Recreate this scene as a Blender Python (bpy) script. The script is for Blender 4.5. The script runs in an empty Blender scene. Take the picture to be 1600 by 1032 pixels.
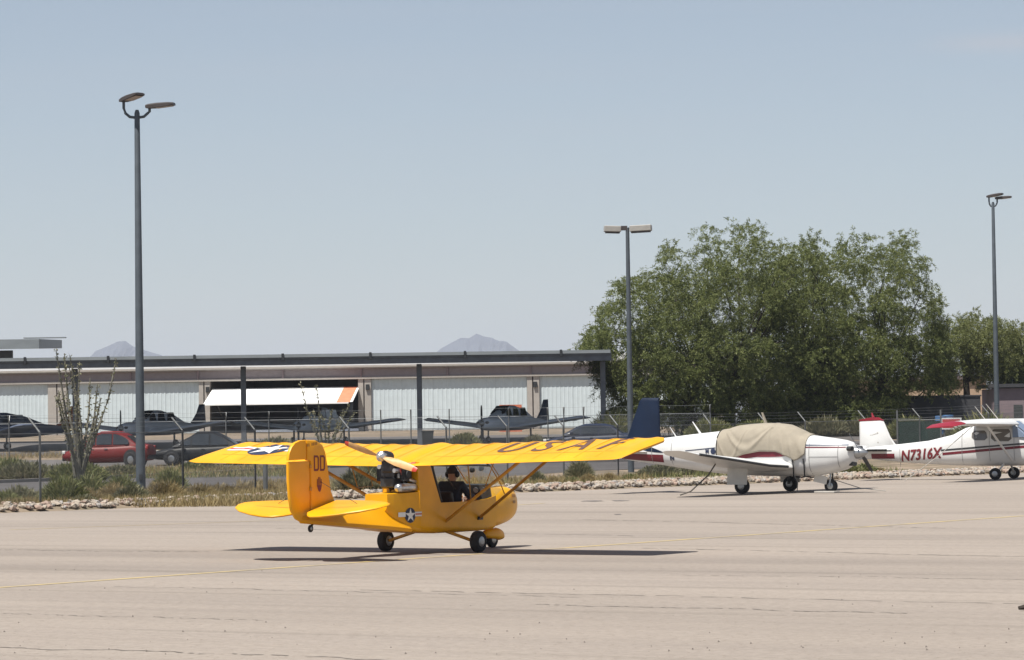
import bpy, bmesh, math, random
import numpy as np
from mathutils import Vector, Matrix
random.seed(7); rng = np.random.default_rng(7)
sc = bpy.context.scene; C = sc.collection
rad = math.radians
# ------------------------------------------------------------ camera
F = 4800.0; HEYE = 1.9; ROLL = 0.014
cd = bpy.data.cameras.new('camera'); cam = bpy.data.objects.new('camera', cd); C.objects.link(cam); sc.camera = cam
cd.sensor_width = 36; cd.lens = F / 1600 * 36; cd.clip_start = 0.5; cd.clip_end = 60000
RM = Matrix.Rotation(rad(90) + math.atan(154.6 / F), 4, 'X') @ Matrix.Rotation(-ROLL, 4, 'Z')
cam.matrix_world = Matrix.Translation((0, 0, HEYE)) @ RM
R3 = RM.to_3x3()
def P(u, v, D):                      # the point at depth D that the photo shows at (u, v)
    d = R3 @ Vector(((u - 800) / F, -(v - 516) / F, -1)); d *= D / d.y
    return Vector((d.x, d.y, d.z + HEYE))
def X(u, D): return P(u, 660, D).x
# ------------------------------------------------------------ light
SUN = Vector((-0.30, -0.33, 1)).normalized()
w = bpy.data.worlds.new('World'); sc.world = w; w.use_nodes = True
nt = w.node_tree; N = nt.nodes; L = nt.links; bg = N['Background']
sky = N.new('ShaderNodeTexSky'); sky.sky_type = 'NISHITA'; sky.sun_disc = False
sky.sun_elevation = math.asin(SUN.z); sky.sun_rotation = math.atan2(SUN.x, SUN.y)
sky.air_density = 1.0; sky.dust_density = 0.5; sky.ozone_density = 1.0; sky.altitude = 700
hs = N.new('ShaderNodeHueSaturation'); hs.inputs['Saturation'].default_value = 0.72; hs.inputs['Value'].default_value = 1.0
L.new(sky.outputs[0], hs.inputs['Color'])
# thin cirrus: stretched noise over the whole dome and one faint streak
tc = N.new('ShaderNodeTexCoord'); mp = N.new('ShaderNodeMapping'); mp.inputs['Scale'].default_value = (3, 3, 60)
nz = N.new('ShaderNodeTexNoise'); nz.inputs['Scale'].default_value = 1.2; nz.inputs['Detail'].default_value = 6
L.new(tc.outputs['Generated'], mp.inputs[0]); L.new(mp.outputs[0], nz.inputs['Vector'])
rp = N.new('ShaderNodeMapRange'); rp.inputs[1].default_value = .5; rp.inputs[2].default_value = .8; rp.inputs[3].default_value = 0; rp.inputs[4].default_value = .12
L.new(nz.outputs[0], rp.inputs[0])
sx = N.new('ShaderNodeSeparateXYZ'); L.new(tc.outputs['Generated'], sx.inputs[0])
def wmath(op, a, b=None, c=None):
    m = N.new('ShaderNodeMath'); m.operation = op
    for i, q in enumerate((a, b, c)):
        if q is None: continue
        if isinstance(q, (int, float)): m.inputs[i].default_value = q
        else: L.new(q, m.inputs[i])
    return m.outputs[0]
tz = R3 @ Vector(((1540 - 800) / F, -(66 - 516) / F, -1)); tz.normalize()
dz = wmath('DIVIDE', wmath('SUBTRACT', wmath('ADD', sx.outputs[2], wmath('MULTIPLY', nz.outputs[0], .003)), tz.z + .0016), .0028)
gz = wmath('EXPONENT', wmath('MULTIPLY', wmath('MULTIPLY', dz, dz), -1))
gx = N.new('ShaderNodeMapRange'); gx.interpolation_type = 'SMOOTHSTEP'
gx.inputs[1].default_value = (1400 - 800) / F; gx.inputs[2].default_value = (1560 - 800) / F
L.new(sx.outputs[0], gx.inputs[0])
fs = wmath('MULTIPLY', wmath('MULTIPLY', gz, gx.outputs[0]), .45)
fac = wmath('ADD', fs, rp.outputs[0])
mx = N.new('ShaderNodeMixRGB'); mx.inputs[2].default_value = (5.6, 5.7, 6.1, 1)
L.new(fac, mx.inputs[0]); L.new(hs.outputs[0], mx.inputs[1]); L.new(mx.outputs[0], bg.inputs[0])
bg.inputs[1].default_value = 0.0625
sd = bpy.data.lights.new('sun', 'SUN'); sd.energy = 4.9; sd.angle = rad(0.53); sd.color = (1, .955, .88)
so = bpy.data.objects.new('sun', sd); C.objects.link(so)
so.rotation_euler = SUN.to_track_quat('Z', 'Y').to_euler()
sc.view_settings.view_transform = 'Standard'; sc.view_settings.look = 'None'; sc.view_settings.gamma = 1
sc.view_settings.exposure = 0.62; sc.view_settings.use_curve_mapping = False
sc.render.engine = 'CYCLES'; sc.cycles.use_denoising = True
sc.cycles.max_bounces = 8; sc.cycles.transparent_max_bounces = 16; sc.cycles.volume_bounces = 1

# ------------------------------------------------------------ materials
def mat(name, col, rough=.6, metal=0, var=.12, scale=3, bump=0, bscale=60, col2=None, spec=.5, coords='Object', thr=(.35, .65), trans=0, aniso=None):
    m = bpy.data.materials.new(name); m.use_nodes = True; n = m.node_tree.nodes; l = m.node_tree.links
    b = n['Principled BSDF']; b.inputs['Roughness'].default_value = rough; b.inputs['Metallic'].default_value = metal
    b.inputs['Specular IOR Level'].default_value = spec
    t = n.new('ShaderNodeTexCoord'); src = t.outputs[coords]
    if aniso:
        mm = n.new('ShaderNodeMapping'); mm.inputs['Scale'].default_value = aniso; l.new(src, mm.inputs[0]); src = mm.outputs[0]
    z = n.new('ShaderNodeTexNoise'); z.inputs['Scale'].default_value = scale; z.inputs['Detail'].default_value = 5
    l.new(src, z.inputs['Vector'])
    r = n.new('ShaderNodeValToRGB'); r.color_ramp.elements[0].position = thr[0]; r.color_ramp.elements[1].position = thr[1]
    c2 = col2 or tuple(c * (1 - var) for c in col); c1 = col if col2 else tuple(min(1, c * (1 + var * .5)) for c in col)
    r.color_ramp.elements[0].color = (*c2, 1); r.color_ramp.elements[1].color = (*c1, 1)
    l.new(z.outputs[0], r.inputs[0]); l.new(r.outputs[0], b.inputs['Base Color'])
    if bump:
        q = n.new('ShaderNodeTexNoise'); q.inputs['Scale'].default_value = bscale; q.inputs['Detail'].default_value = 3
        l.new(src, q.inputs['Vector'])
        bp = n.new('ShaderNodeBump'); bp.inputs['Strength'].default_value = bump; bp.inputs['Distance'].default_value = .02
        l.new(q.outputs[0], bp.inputs['Height']); l.new(bp.outputs[0], b.inputs['Normal'])
    return m
def glass(name, tint=(.8, .85, .87), mixf=.25, rough=.02):
    m = bpy.data.materials.new(name); m.use_nodes = True; n = m.node_tree.nodes; l = m.node_tree.links
    n.remove(n['Principled BSDF']); o = n['Material Output']
    a = n.new('ShaderNodeBsdfTransparent'); a.inputs[0].default_value = (*tint, 1)
    g = n.new('ShaderNodeBsdfGlossy'); g.inputs['Roughness'].default_value = rough
    fr = n.new('ShaderNodeFresnel'); fr.inputs[0].default_value = 1.45
    mt = n.new('ShaderNodeMath'); mt.operation = 'MULTIPLY_ADD'; mt.inputs[1].default_value = .9; mt.inputs[2].default_value = mixf
    l.new(fr.outputs[0], mt.inputs[0])
    mxn = n.new('ShaderNodeMixShader'); l.new(mt.outputs[0], mxn.inputs[0]); l.new(a.outputs[0], mxn.inputs[1]); l.new(g.outputs[0], mxn.inputs[2])
    l.new(mxn.outputs[0], o.inputs[0]); return m
def leafmat(name, c1, c2, c3, transl=.35, spec=.25):
    m = bpy.data.materials.new(name); m.use_nodes = True; n = m.node_tree.nodes; l = m.node_tree.links
    b = n['Principled BSDF']; b.inputs['Roughness'].default_value = .55; b.inputs['Specular IOR Level'].default_value = spec
    g = n.new('ShaderNodeNewGeometry'); r = n.new('ShaderNodeValToRGB')
    r.color_ramp.elements[0].color = (*c1, 1); r.color_ramp.elements[1].color = (*c3, 1)
    e = r.color_ramp.elements.new(.55); e.color = (*c2, 1)
    l.new(g.outputs['Random Per Island'], r.inputs[0]); l.new(r.outputs[0], b.inputs['Base Color'])
    t = n.new('ShaderNodeBsdfTranslucent'); l.new(r.outputs[0], t.inputs[0])
    ms = n.new('ShaderNodeMixShader'); ms.inputs[0].default_value = transl
    l.new(b.outputs[0], ms.inputs[1]); l.new(t.outputs[0], ms.inputs[2]); l.new(ms.outputs[0], n['Material Output'].inputs[0])
    return m
M = {}
M['yellow'] = mat('yellow_dope', (.76, .36, .003), .36, var=.15, scale=1.6, bump=.10, bscale=25, spec=.4)
M['yellow2'] = mat('yellow_tail', (.76, .345, .003), .42, var=.10, scale=1.5, bump=.08, bscale=10, spec=.4)
M['tan_blade'] = mat('prop_wood', (.55, .33, .14), .35, var=.15, scale=12)
M['redtip'] = mat('red_tip', (.5, .05, .03), .4)
M['strut'] = mat('strut_paint', (.46, .22, .02), .4, var=.2, scale=8)
M['navy'] = mat('navy_print', (.02, .03, .07), .5)
M['maroon'] = mat('maroon_print', (.16, .015, .02), .45, var=.15)
M['white'] = mat('white_paint', (.62, .62, .61), .35, var=.06, scale=1.5)
M['whiteprint'] = mat('white_print', (.75, .75, .73), .5)
M['redprint'] = mat('red_print', (.5, .06, .06), .5)
M['letters'] = mat('wing_letters', (.13, .065, .045), .5, var=.2)
M['rubber'] = mat('rubber', (.018, .018, .02), .85, var=.3, scale=8)
M['rim'] = mat('rim_metal', (.35, .36, .37), .35, metal=.8)
M['dark'] = mat('dark_metal', (.025, .027, .03), .5, var=.3, scale=10)
M['engine'] = mat('engine_block', (.035, .035, .04), .45, metal=.3, var=.4, scale=14)
M['silver'] = mat('exhaust_silver', (.62, .62, .62), .3, metal=.85, var=.2, scale=10)
M['shirt'] = mat('navy_shirt', (.02, .026, .045), .85, var=.2, scale=10)
M['skin'] = mat('skin', (.45, .25, .17), .6)
M['hair'] = mat('hair', (.03, .022, .018), .7)
M['jeans'] = mat('trousers', (.04, .05, .08), .85)
M['cream'] = mat('cover_canvas', (.29, .255, .20), .9, var=.08, scale=4, bump=.5, bscale=5)
M['navyfin'] = mat('navy_fin_paint', (.006, .014, .036), .6, spec=.2)
M['maroonpaint'] = mat('maroon_paint', (.14, .011, .022), .35)
M['redpaint'] = mat('red_trim', (.24, .014, .028), .4)
M['underside'] = mat('wing_underside', (.62, .60, .56), .5, var=.1)
M['glassdark'] = mat('dark_window', (.03, .035, .04), .08, spec=.8)
M['glassgrey'] = mat('cabin_window', (.12, .11, .10), .12, spec=.7)
M['bluecover'] = mat('blue_sunshade', (.16, .21, .30), .6)
M['greypaint'] = mat('grey_aircraft', (.50, .55, .62), .45, var=.1)
M['bluegrey'] = mat('blue_grey_trim', (.08, .10, .15), .45)
M['orangetrim'] = mat('orange_trim', (.42, .12, .05), .5)
M['pole'] = mat('galvanised_pole', (.075, .09, .105), .6, metal=.2, var=.15, scale=3)
M['fixture'] = mat('bronze_fixture', (.055, .045, .042), .5, var=.2)
M['lens'] = mat('lamp_lens', (.42, .34, .30), .3)
M['fixturelight'] = mat('beige_fixture', (.33, .315, .29), .5)
M['post'] = mat('fence_post', (.16, .165, .165), .5, metal=.5)
M['postdark'] = mat('fence_post_dark', (.05, .052, .055), .6, metal=.3)
M['wire'] = mat('fence_wire', (.20, .21, .22), .5, metal=.6)
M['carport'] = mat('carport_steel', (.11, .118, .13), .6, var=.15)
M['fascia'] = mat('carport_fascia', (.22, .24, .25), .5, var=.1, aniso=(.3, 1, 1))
M['hwall'] = mat('hangar_wall', (.24, .205, .21), .7, var=.06)
M['htrim'] = mat('hangar_trim', (.36, .33, .30), .6, var=.06)
M['hroof'] = mat('hangar_roof', (.38, .37, .36), .5, var=.1)
M['hdoor'] = mat('hangar_door', (.52, .585, .61), .5, var=.05)
M['hdoorwhite'] = mat('canopy_door', (.80, .80, .78), .45, var=.05)
M['orange'] = mat('orange_stripe', (.65, .22, .12), .5)
M['interior'] = mat('hangar_interior', (.20, .20, .21), .9)
M['tanwall'] = mat('tan_stucco', (.42, .30, .21), .85, var=.08)
M['mauve'] = mat('mauve_stucco', (.22, .17, .18), .85, var=.08)
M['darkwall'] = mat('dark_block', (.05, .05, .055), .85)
M['screen'] = mat('green_screen', (.010, .028, .022), .85, var=.3, scale=2)
M['blueplastic'] = mat('blue_plastic', (.05, .13, .28), .5)
M['orangebox'] = mat('orange_plastic', (.5, .14, .07), .6)
M['binplastic'] = mat('bin_plastic', (.03, .033, .035), .6)
M['redcar'] = mat('red_car_paint', (.14, .010, .009), .5, var=.05, spec=.35)
M['blackcar'] = mat('black_car_paint', (.008, .009, .011), .5, spec=.3)
M['navycar'] = mat('blue_car_paint', (.015, .022, .045), .5, spec=.3)
M['lamp'] = mat('headlamp', (.7, .7, .68), .15)
M['tail'] = mat('tail_lamp', (.3, .01, .01), .2)
M['bark'] = mat('bark', (.045, .034, .027), .9, var=.35, scale=5, bump=.6, bscale=12)
M['stalk'] = mat('ocotillo_stalk', (.16, .15, .12), .9, var=.3, scale=6)
M['rope'] = mat('rope', (.10, .09, .08), .9)
M['ropelight'] = mat('rope_light', (.38, .36, .33), .9)
M['strap'] = mat('black_strap', (.02, .02, .022), .8)
M['concrete'] = mat('kerb_concrete', (.24, .22, .20), .85, var=.12, scale=1.5)
M['rock1'] = mat('rock_pale', (.34, .29, .235), .9, var=.25, scale=2.5, bump=.8, bscale=9)
M['rock2'] = mat('rock_pink', (.30, .22, .175), .9, var=.25, scale=2.5, bump=.8, bscale=9)
M['rock3'] = mat('rock_grey', (.28, .26, .24), .9, var=.3, scale=2.5, bump=.8, bscale=9)
M['leafA'] = leafmat('mesquite_leaf', (.080, .104, .030), (.135, .160, .048), (.25, .265, .10))
M['leafC'] = leafmat('mesquite_leaf_pale', (.10, .12, .04), (.16, .175, .06), (.26, .27, .11))
M['grassdry'] = leafmat('dry_grass', (.24, .18, .08), (.31, .24, .12), (.38, .31, .17), .3)
M['bushgreen'] = leafmat('bush_green', (.115, .135, .045), (.18, .19, .075), (.27, .25, .12), .3)
M['bushgrey'] = leafmat('bush_greygreen', (.13, .135, .075), (.19, .185, .11), (.28, .25, .16), .3)
M['yline'] = mat('yellow_line_paint', (.46, .35, .15), .8, col2=(.33, .27, .18), scale=1.2, thr=(.38, .6))
M['tar'] = mat('dark_mark', (.14, .12, .11), .9, var=.2)
M['mountain'] = mat('mountain_rock', (.075, .085, .10), .95, var=.3, scale=.004, bump=0)

# ------------------------------------------------------------ mesh helpers
class MB:
    def __init__(s): s.v = []; s.f = []; s.mi = []
    def add(s, vs, fs, mi=0):
        b = len(s.v); s.v += [tuple(q) for q in vs]; s.f += [tuple(i + b for i in f) for f in fs]; s.mi += [mi] * len(fs); return s
    def box(s, c, d, rot=None, mi=0):
        vs = [Vector((sx * d[0] / 2, sy * d[1] / 2, sz * d[2] / 2)) for sx in (-1, 1) for sy in (-1, 1) for sz in (-1, 1)]
        if rot is not None: vs = [rot @ q for q in vs]
        return s.add([q + Vector(c) for q in vs], [(0, 1, 3, 2), (4, 6, 7, 5), (0, 4, 5, 1), (2, 3, 7, 6), (0, 2, 6, 4), (1, 5, 7, 3)], mi)
    def tube(s, pts, r, n=8, mi=0, flat=1.0):
        pts = [Vector(q) for q in pts]; rs = r if isinstance(r, (list, tuple)) else [r] * len(pts); rings = []
        for i, q in enumerate(pts):
            t = (pts[min(i + 1, len(pts) - 1)] - pts[max(i - 1, 0)]).normalized()
            a = Vector((0, 0, 1)) if abs(t.z) < .95 else Vector((0, 1, 0)); e1 = t.cross(a).normalized(); e2 = t.cross(e1)
            rings.append([q + (e1 * math.cos(2 * math.pi * k / n) + e2 * math.sin(2 * math.pi * k / n) * flat) * rs[i] for k in range(n)])
        return s.rings(rings, mi)
    def rings(s, rings, mi=0, cap=True):
        n = len(rings[0]); vs = [q for r_ in rings for q in r_]; fs = []
        for i in range(len(rings) - 1):
            for k in range(n): fs.append((i * n + k, i * n + (k + 1) % n, (i + 1) * n + (k + 1) % n, (i + 1) * n + k))
        if cap: fs.append(tuple(range(n))[::-1]); fs.append(tuple(range((len(rings) - 1) * n, len(rings) * n)))
        return s.add(vs, fs, mi)
    def prism(s, poly, axis, a, b, mi=0):          # poly in the two other axes, extruded along axis from a to b
        def mk(p, t):
            return {'x': (t, p[0], p[1]), 'y': (p[0], t, p[1]), 'z': (p[0], p[1], t)}[axis]
        n = len(poly); vs = [mk(q, a) for q in poly] + [mk(q, b) for q in poly]
        return s.add(vs, [tuple(range(n)), tuple(range(2 * n - 1, n - 1, -1))] + [(i, i + n, (i + 1) % n + n, (i + 1) % n) for i in range(n)], mi)
    def grid(s, fn, nu, nv, mi=0):
        vs = [fn(i / nu, j / nv) for i in range(nu + 1) for j in range(nv + 1)]
        return s.add(vs, [(i * (nv + 1) + j, i * (nv + 1) + j + 1, (i + 1) * (nv + 1) + j + 1, (i + 1) * (nv + 1) + j) for i in range(nu) for j in range(nv)], mi)
    def build(s, name, mats, parent=None, smooth=False, fix=True, bevel=0):
        me = bpy.data.meshes.new(name); me.from_pydata(s.v, [], s.f)
        mats = mats if isinstance(mats, (list, tuple)) else [mats]
        for m in mats: me.materials.append(M[m] if isinstance(m, str) else m)
        if len(mats) > 1: me.polygons.foreach_set('material_index', s.mi)
        if fix or bevel:
            bm = bmesh.new(); bm.from_mesh(me)
            if bevel:
                bmesh.ops.bevel(bm, geom=[e for e in bm.edges if not e.is_boundary], offset=bevel, segments=1, affect='EDGES')
            bmesh.ops.recalc_face_normals(bm, faces=bm.faces); bm.to_mesh(me); bm.free()
        if smooth:
            me.polygons.foreach_set('use_smooth', [True] * len(me.polygons)); me.set_sharp_from_angle(angle=rad(smooth if smooth > 1 else 40))
        me.update()
        o = bpy.data.objects.new(name, me); C.objects.link(o)
        if parent: o.parent = parent
        return o
def tag(o, label=None, cat=None, group=None, kind=None):
    if label: o['label'] = label
    if cat: o['category'] = cat
    if group: o['group'] = group
    if kind: o['kind'] = kind
    return o
def thing(name, label, cat, loc=(0, 0, 0), rz=0, group=None):
    o = bpy.data.objects.new(name, None); C.objects.link(o); o.location = loc; o.rotation_euler = (0, 0, rz)
    o.empty_display_size = .2
    return tag(o, label, cat, group)
def copy_tree(o, parent=None):
    c = o.copy(); C.objects.link(c)
    if parent is not None: c.parent = parent
    for ch in list(o.children): copy_tree(ch, c)
    return c
def sup(x, cy, cz, hw, hh, p=2.4, n=20, flatb=1.0):   # super-ellipse ring across x
    r = []
    for k in range(n):
        a = 2 * math.pi * k / n; ca, sa = math.cos(a), math.sin(a)
        yy = math.copysign(abs(ca) ** (2 / p), ca) * hw; zz = math.copysign(abs(sa) ** (2 / p), sa) * hh
        if zz < 0: zz *= flatb
        r.append(Vector((x, cy + yy, cz + zz)))
    return r
AF = [(0, 0), (.0125, .22), (.05, .42), (.12, .75), (.22, .95), (.35, 1), (.5, .9), (.68, .62), (.85, .3), (1, .02)]
def airfoil_ring(xl, y, z, c, th, inc=0, lo=.35):
    up = [(a * c, th * c * b) for a, b in AF]; dn = [(a * c, -th * c * b * lo) for a, b in AF[-2:0:-1]]
    r = []
    for a, b in up + dn:
        r.append(Vector((xl - (a * math.cos(inc) + b * 0 * math.sin(inc)), y, z - a * math.sin(inc) + b)))
    return r
def loft_wing(stations, name, mt, parent, smooth=50):  # stations: (x_le, y, z, chord, thick, incidence)
    mb = MB(); mb.rings([airfoil_ring(*st) for st in stations]); return mb.build(name, mt, parent, smooth)
def wheel(parent, c, r, wd, axis_rot=0, name='wheel', rimr=.55, hub='rim'):
    def disc(rr, ww, n=20, prof=None):
        mb = MB(); R = Matrix.Rotation(axis_rot, 3, 'Z'); prof = prof or [(-.5, .72), (-.5, .86), (-.36, .97), (0, 1), (.36, .97), (.5, .86), (.5, .72)]
        rings = []
        for a, b in prof:
            rings.append([Vector(c) + R @ Vector((math.cos(2 * math.pi * k / n) * rr * b, a * ww, math.sin(2 * math.pi * k / n) * rr * b)) for k in range(n)])
        mb.rings(rings); return mb
    o = disc(r, wd).build(name, 'rubber', parent, 50)
    disc(r * rimr, wd * 1.06, 16, [(-.5, .3), (-.5, .8), (-.42, 1), (.42, 1), (.5, .8), (.5, .3)]).build('rim', hub, o, 40)
    return o
def text_mesh(txt, size, shear=0, width=1.0, spacing=1.0, subdiv=0, offset=0):
    cu = bpy.data.curves.new('t', 'FONT'); cu.body = txt; cu.size = size; cu.shear = shear; cu.align_x = 'CENTER'; cu.align_y = 'CENTER'
    cu.space_character = spacing; cu.offset = offset; cu.resolution_u = 3
    ob = bpy.data.objects.new('t', cu); C.objects.link(ob); bpy.context.view_layer.update()
    me = bpy.data.meshes.new_from_object(ob.evaluated_get(bpy.context.evaluated_depsgraph_get())); bpy.data.objects.remove(ob); bpy.data.curves.remove(cu)
    bm = bmesh.new(); bm.from_mesh(me); bmesh.ops.triangulate(bm, faces=bm.faces)
    for _ in range(subdiv):
        es = [e for e in bm.edges if e.calc_length() > size * .12]
        bmesh.ops.subdivide_edges(bm, edges=es, cuts=1, use_grid_fill=False); bmesh.ops.triangulate(bm, faces=bm.faces)
    bm.verts.index_update(); vs = [(q.co.x * width, q.co.y) for q in bm.verts]; fs = [tuple(q.index for q in f.verts) for f in bm.faces]; bm.free(); bpy.data.meshes.remove(me)
    return vs, fs
def decal(name, vf, fn, mt, parent):
    mb = MB(); mb.add([fn(a, b) for a, b in vf[0]], vf[1]); return mb.build(name, mt, parent, fix=False)
def polyfill(poly, step):        # grid-clipped fill of a convex/concave polygon, for decals that hug a curved skin
    bm = bmesh.new(); vs = [bm.verts.new((a, b, 0)) for a, b in poly]; bm.faces.new(vs); bmesh.ops.triangulate(bm, faces=bm.faces)
    for _ in range(6):
        es = [e for e in bm.edges if e.calc_length() > step]
        if not es: break
        bmesh.ops.subdivide_edges(bm, edges=es, cuts=1); bmesh.ops.triangulate(bm, faces=bm.faces)
    bm.verts.index_update(); r = [(q.co.x, q.co.y) for q in bm.verts], [tuple(q.index for q in f.verts) for f in bm.faces]; bm.free(); return r
def starpoly(cx, cy, r, r2=.382, rot=math.pi / 2):
    return [(cx + math.cos(rot + k * math.pi / 5) * (r if k % 2 == 0 else r * r2), cy + math.sin(rot + k * math.pi / 5) * (r if k % 2 == 0 else r * r2)) for k in range(10)]
def circ(cx, cy, r, n=24): return [(cx + r * math.cos(2 * math.pi * k / n), cy + r * math.sin(2 * math.pi * k / n)) for k in range(n)]
def rect(x0, y0, x1, y1): return [(x0, y0), (x1, y0), (x1, y1), (x0, y1)]

# ------------------------------------------------------------ terrain
ZK = [(-200, 0), (118, 0), (130, .12), (145, .45), (155, 1.1), (165, 1.35), (225, 1.9), (400, 1.92), (20000, 1.92)]
def zt(y):
    for (a, za), (b, zb) in zip(ZK, ZK[1:]):
        if y <= b:
            t = (y - a) / (b - a); return za + (zb - za) * t
    return ZK[-1][1]
EA = Vector((-1.85, 88.5)); ED = Vector((math.cos(rad(50.5)), math.sin(rad(50.5))))    # apron edge line
ENR = Vector((-ED.y, ED.x))
def edge(s, t=0): q = EA + ED * s + ENR * t; return q.x, q.y
def ground_mat():
    m = bpy.data.materials.new('dirt'); m.use_nodes = True; n = m.node_tree.nodes; l = m.node_tree.links; b = n['Principled BSDF']
    b.inputs['Roughness'].default_value = .95; b.inputs['Specular IOR Level'].default_value = .1
    t = n.new('ShaderNodeTexCoord'); z = n.new('ShaderNodeTexNoise'); z.inputs['Scale'].default_value = .35; z.inputs['Detail'].default_value = 8; z.inputs['Roughness'].default_value = .7
    l.new(t.outputs['Object'], z.inputs['Vector']); r = n.new('ShaderNodeValToRGB')
    r.color_ramp.elements[0].position = .38; r.color_ramp.elements[0].color = (.13, .11, .075, 1)
    r.color_ramp.elements[1].position = .62; r.color_ramp.elements[1].color = (.27, .21, .16, 1)
    l.new(z.outputs[0], r.inputs[0]); l.new(r.outputs[0], b.inputs['Base Color'])
    return m
M['dirt'] = ground_mat()
def apron_mat():
    m = bpy.data.materials.new('apron_pavement'); m.use_nodes = True; n = m.node_tree.nodes; l = m.node_tree.links; b = n['Principled BSDF']
    b.inputs['Roughness'].default_value = .85; b.inputs['Specular IOR Level'].default_value = .25
    t = n.new('ShaderNodeTexCoord')
    def noise(scale, rot, sc3, detail=4, rough=.55):
        mp_ = n.new('ShaderNodeMapping'); mp_.vector_type = 'TEXTURE'; mp_.inputs['Rotation'].default_value = (0, 0, rot); mp_.inputs['Scale'].default_value = sc3
        l.new(t.outputs['Object'], mp_.inputs[0]); q = n.new('ShaderNodeTexNoise'); q.inputs['Scale'].default_value = scale; q.inputs['Detail'].default_value = detail; q.inputs['Roughness'].default_value = rough
        l.new(mp_.outputs[0], q.inputs['Vector']); return q.outputs[0]
    def ramp(src, p0, c0, p1, c1):
        r = n.new('ShaderNodeValToRGB'); r.color_ramp.elements[0].position = p0; r.color_ramp.elements[0].color = (*c0, 1)
        r.color_ramp.elements[1].position = p1; r.color_ramp.elements[1].color = (*c1, 1); l.new(src, r.inputs[0]); return r.outputs[0]
    def mul(a, bb, f=1):
        q = n.new('ShaderNodeMixRGB'); q.blend_type = 'MULTIPLY'; q.inputs[0].default_value = f; l.new(a, q.inputs[1]); l.new(bb, q.inputs[2]); return q.outputs[0]
    rot = rad(-30)
    base = ramp(noise(.12, rot, (3, 1, 1), 5), .35, (.262, .225, .192), .68, (.306, .264, .227))
    streak = ramp(noise(.5, rot, (22, 1, 1), 6, .65), .30, (.84, .84, .85), .56, (1, 1, 1))
    fine = ramp(noise(1.6, rot, (30, 1, 1), 4), .33, (.84, .84, .83), .43, (1, 1, 1))
    grain = ramp(noise(9, 0, (1, 1, 1), 4, .75), .36, (.87, .865, .86), .66, (1.06, 1.06, 1.06))
    peb = ramp(noise(22, 0, (1, 1, 1), 1), .26, (.55, .48, .42), .33, (1, 1, 1))
    l.new(mul(mul(mul(mul(base, streak), fine), grain), peb, .7), b.inputs['Base Color'])
    bp = n.new('ShaderNodeBump'); bp.inputs['Strength'].default_value = .25; bp.inputs['Distance'].default_value = .01
    l.new(noise(30, 0, (1, 1, 1), 2), bp.inputs['Height']); l.new(bp.outputs[0], b.inputs['Normal'])
    return m
M['apron'] = apron_mat()
M['asphalt'] = mat('asphalt', (.075, .068, .066), .9, var=.2, scale=.5, coords='Object', bump=.2, bscale=20)
M['asphalt2'] = mat('asphalt_pale', (.10, .092, .088), .9, var=.18, scale=.3)
mb = MB()
ys = [-150, 0, 60, 90, 105, 118, 122, 126, 130, 135, 140, 145, 148, 151, 155, 158, 161, 165, 180, 200, 225, 300, 400, 1500, 6000, 14000]
xs = [-9000, -2000, -400, -120, -60, -30, -10, 0, 10, 30, 60, 120, 400, 2000, 9000]
mb.add([(x, y, zt(y)) for x in xs for y in ys], [(i * len(ys) + j, (i + 1) * len(ys) + j, (i + 1) * len(ys) + j + 1, i * len(ys) + j + 1) for i in range(len(xs) - 1) for j in range(len(ys) - 1)])
tag(mb.build('ground', 'dirt'), kind='structure')
def sheet(name, quads, mt, dz, ny=14):     # quads of 4 plan corners, laid on the terrain
    mb = MB()
    for (a, b_, c_, d_) in quads:
        def fn(u, v):
            p = (Vector(a) * (1 - u) + Vector(b_) * u) * (1 - v) + (Vector(d_) * (1 - u) + Vector(c_) * u) * v
            return (p.x, p.y, zt(p.y) + dz)
        mb.grid(fn, 6, ny)
    return tag(mb.build(name, mt), kind='structure')
e0 = edge(-60); e1 = edge(44)
mb = MB(); mb.add([(x, y, .012) for x, y in [(-150, -60), (150, -60), (150, 117.5), (e1[0] + 14, 117.5), (edge(37)[0], min(117.5, edge(37)[1])), e0, (-150, e0[1])]], [(0, 1, 2, 3, 4, 5, 6)])
tag(mb.build('apron', 'apron'), kind='structure')
sheet('road', [((-45, 18), (-13.3, 91), (-18, 124), (-70, 49)), ((-13.3, 91), (2.7, 128), (3.4, 152), (-18, 124)), ((2.7, 128), (30, 150), (30, 160), (3.4, 152))], 'asphalt', .008, 20)
sheet('parking_lot', [((-70, 139.5), (8, 139.5), (8, 149), (-70, 149))], 'asphalt2', .008)
sheet('taxi_line', [((-90, 152), (60, 152), (60, 185), (-90, 185))], 'asphalt2', .008).name = 'carport_pavement'
# kerb
mb = MB()
for (a, b_) in (((-70, 49), (-18, 124)), ((-18, 124), (3.4, 152))):
    a = Vector(a); b_ = Vector(b_); n_ = 24
    for i in range(n_):
        p = a.lerp(b_, i / n_); q = a.lerp(b_, (i + 1) / n_); dd = (q - p).normalized(); nn = Vector((-dd.y, dd.x)) * .25
        za, zb = zt(p.y), zt(q.y)
        mb.add([(p.x, p.y, za - .1), (q.x, q.y, zb - .1), (q.x + nn.x, q.y + nn.y, zb - .1), (p.x + nn.x, p.y + nn.y, za - .1), (p.x, p.y, za + .15), (q.x, q.y, zb + .15), (q.x + nn.x, q.y + nn.y, zb + .15), (p.x + nn.x, p.y + nn.y, za + .15)],
               [(0, 1, 5, 4), (2, 3, 7, 6), (4, 5, 6, 7), (1, 2, 6, 5), (3, 0, 4, 7)])
tag(mb.build('kerb', 'concrete'), kind='structure')
def gp(u, v, z=.016):               # where the ray of a pixel meets height z
    d = R3 @ Vector(((u - 800) / F, -(v - 516) / F, -1)); t = (z - HEYE) / d.z
    return Vector((d.x * t, d.y * t, z))
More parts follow.
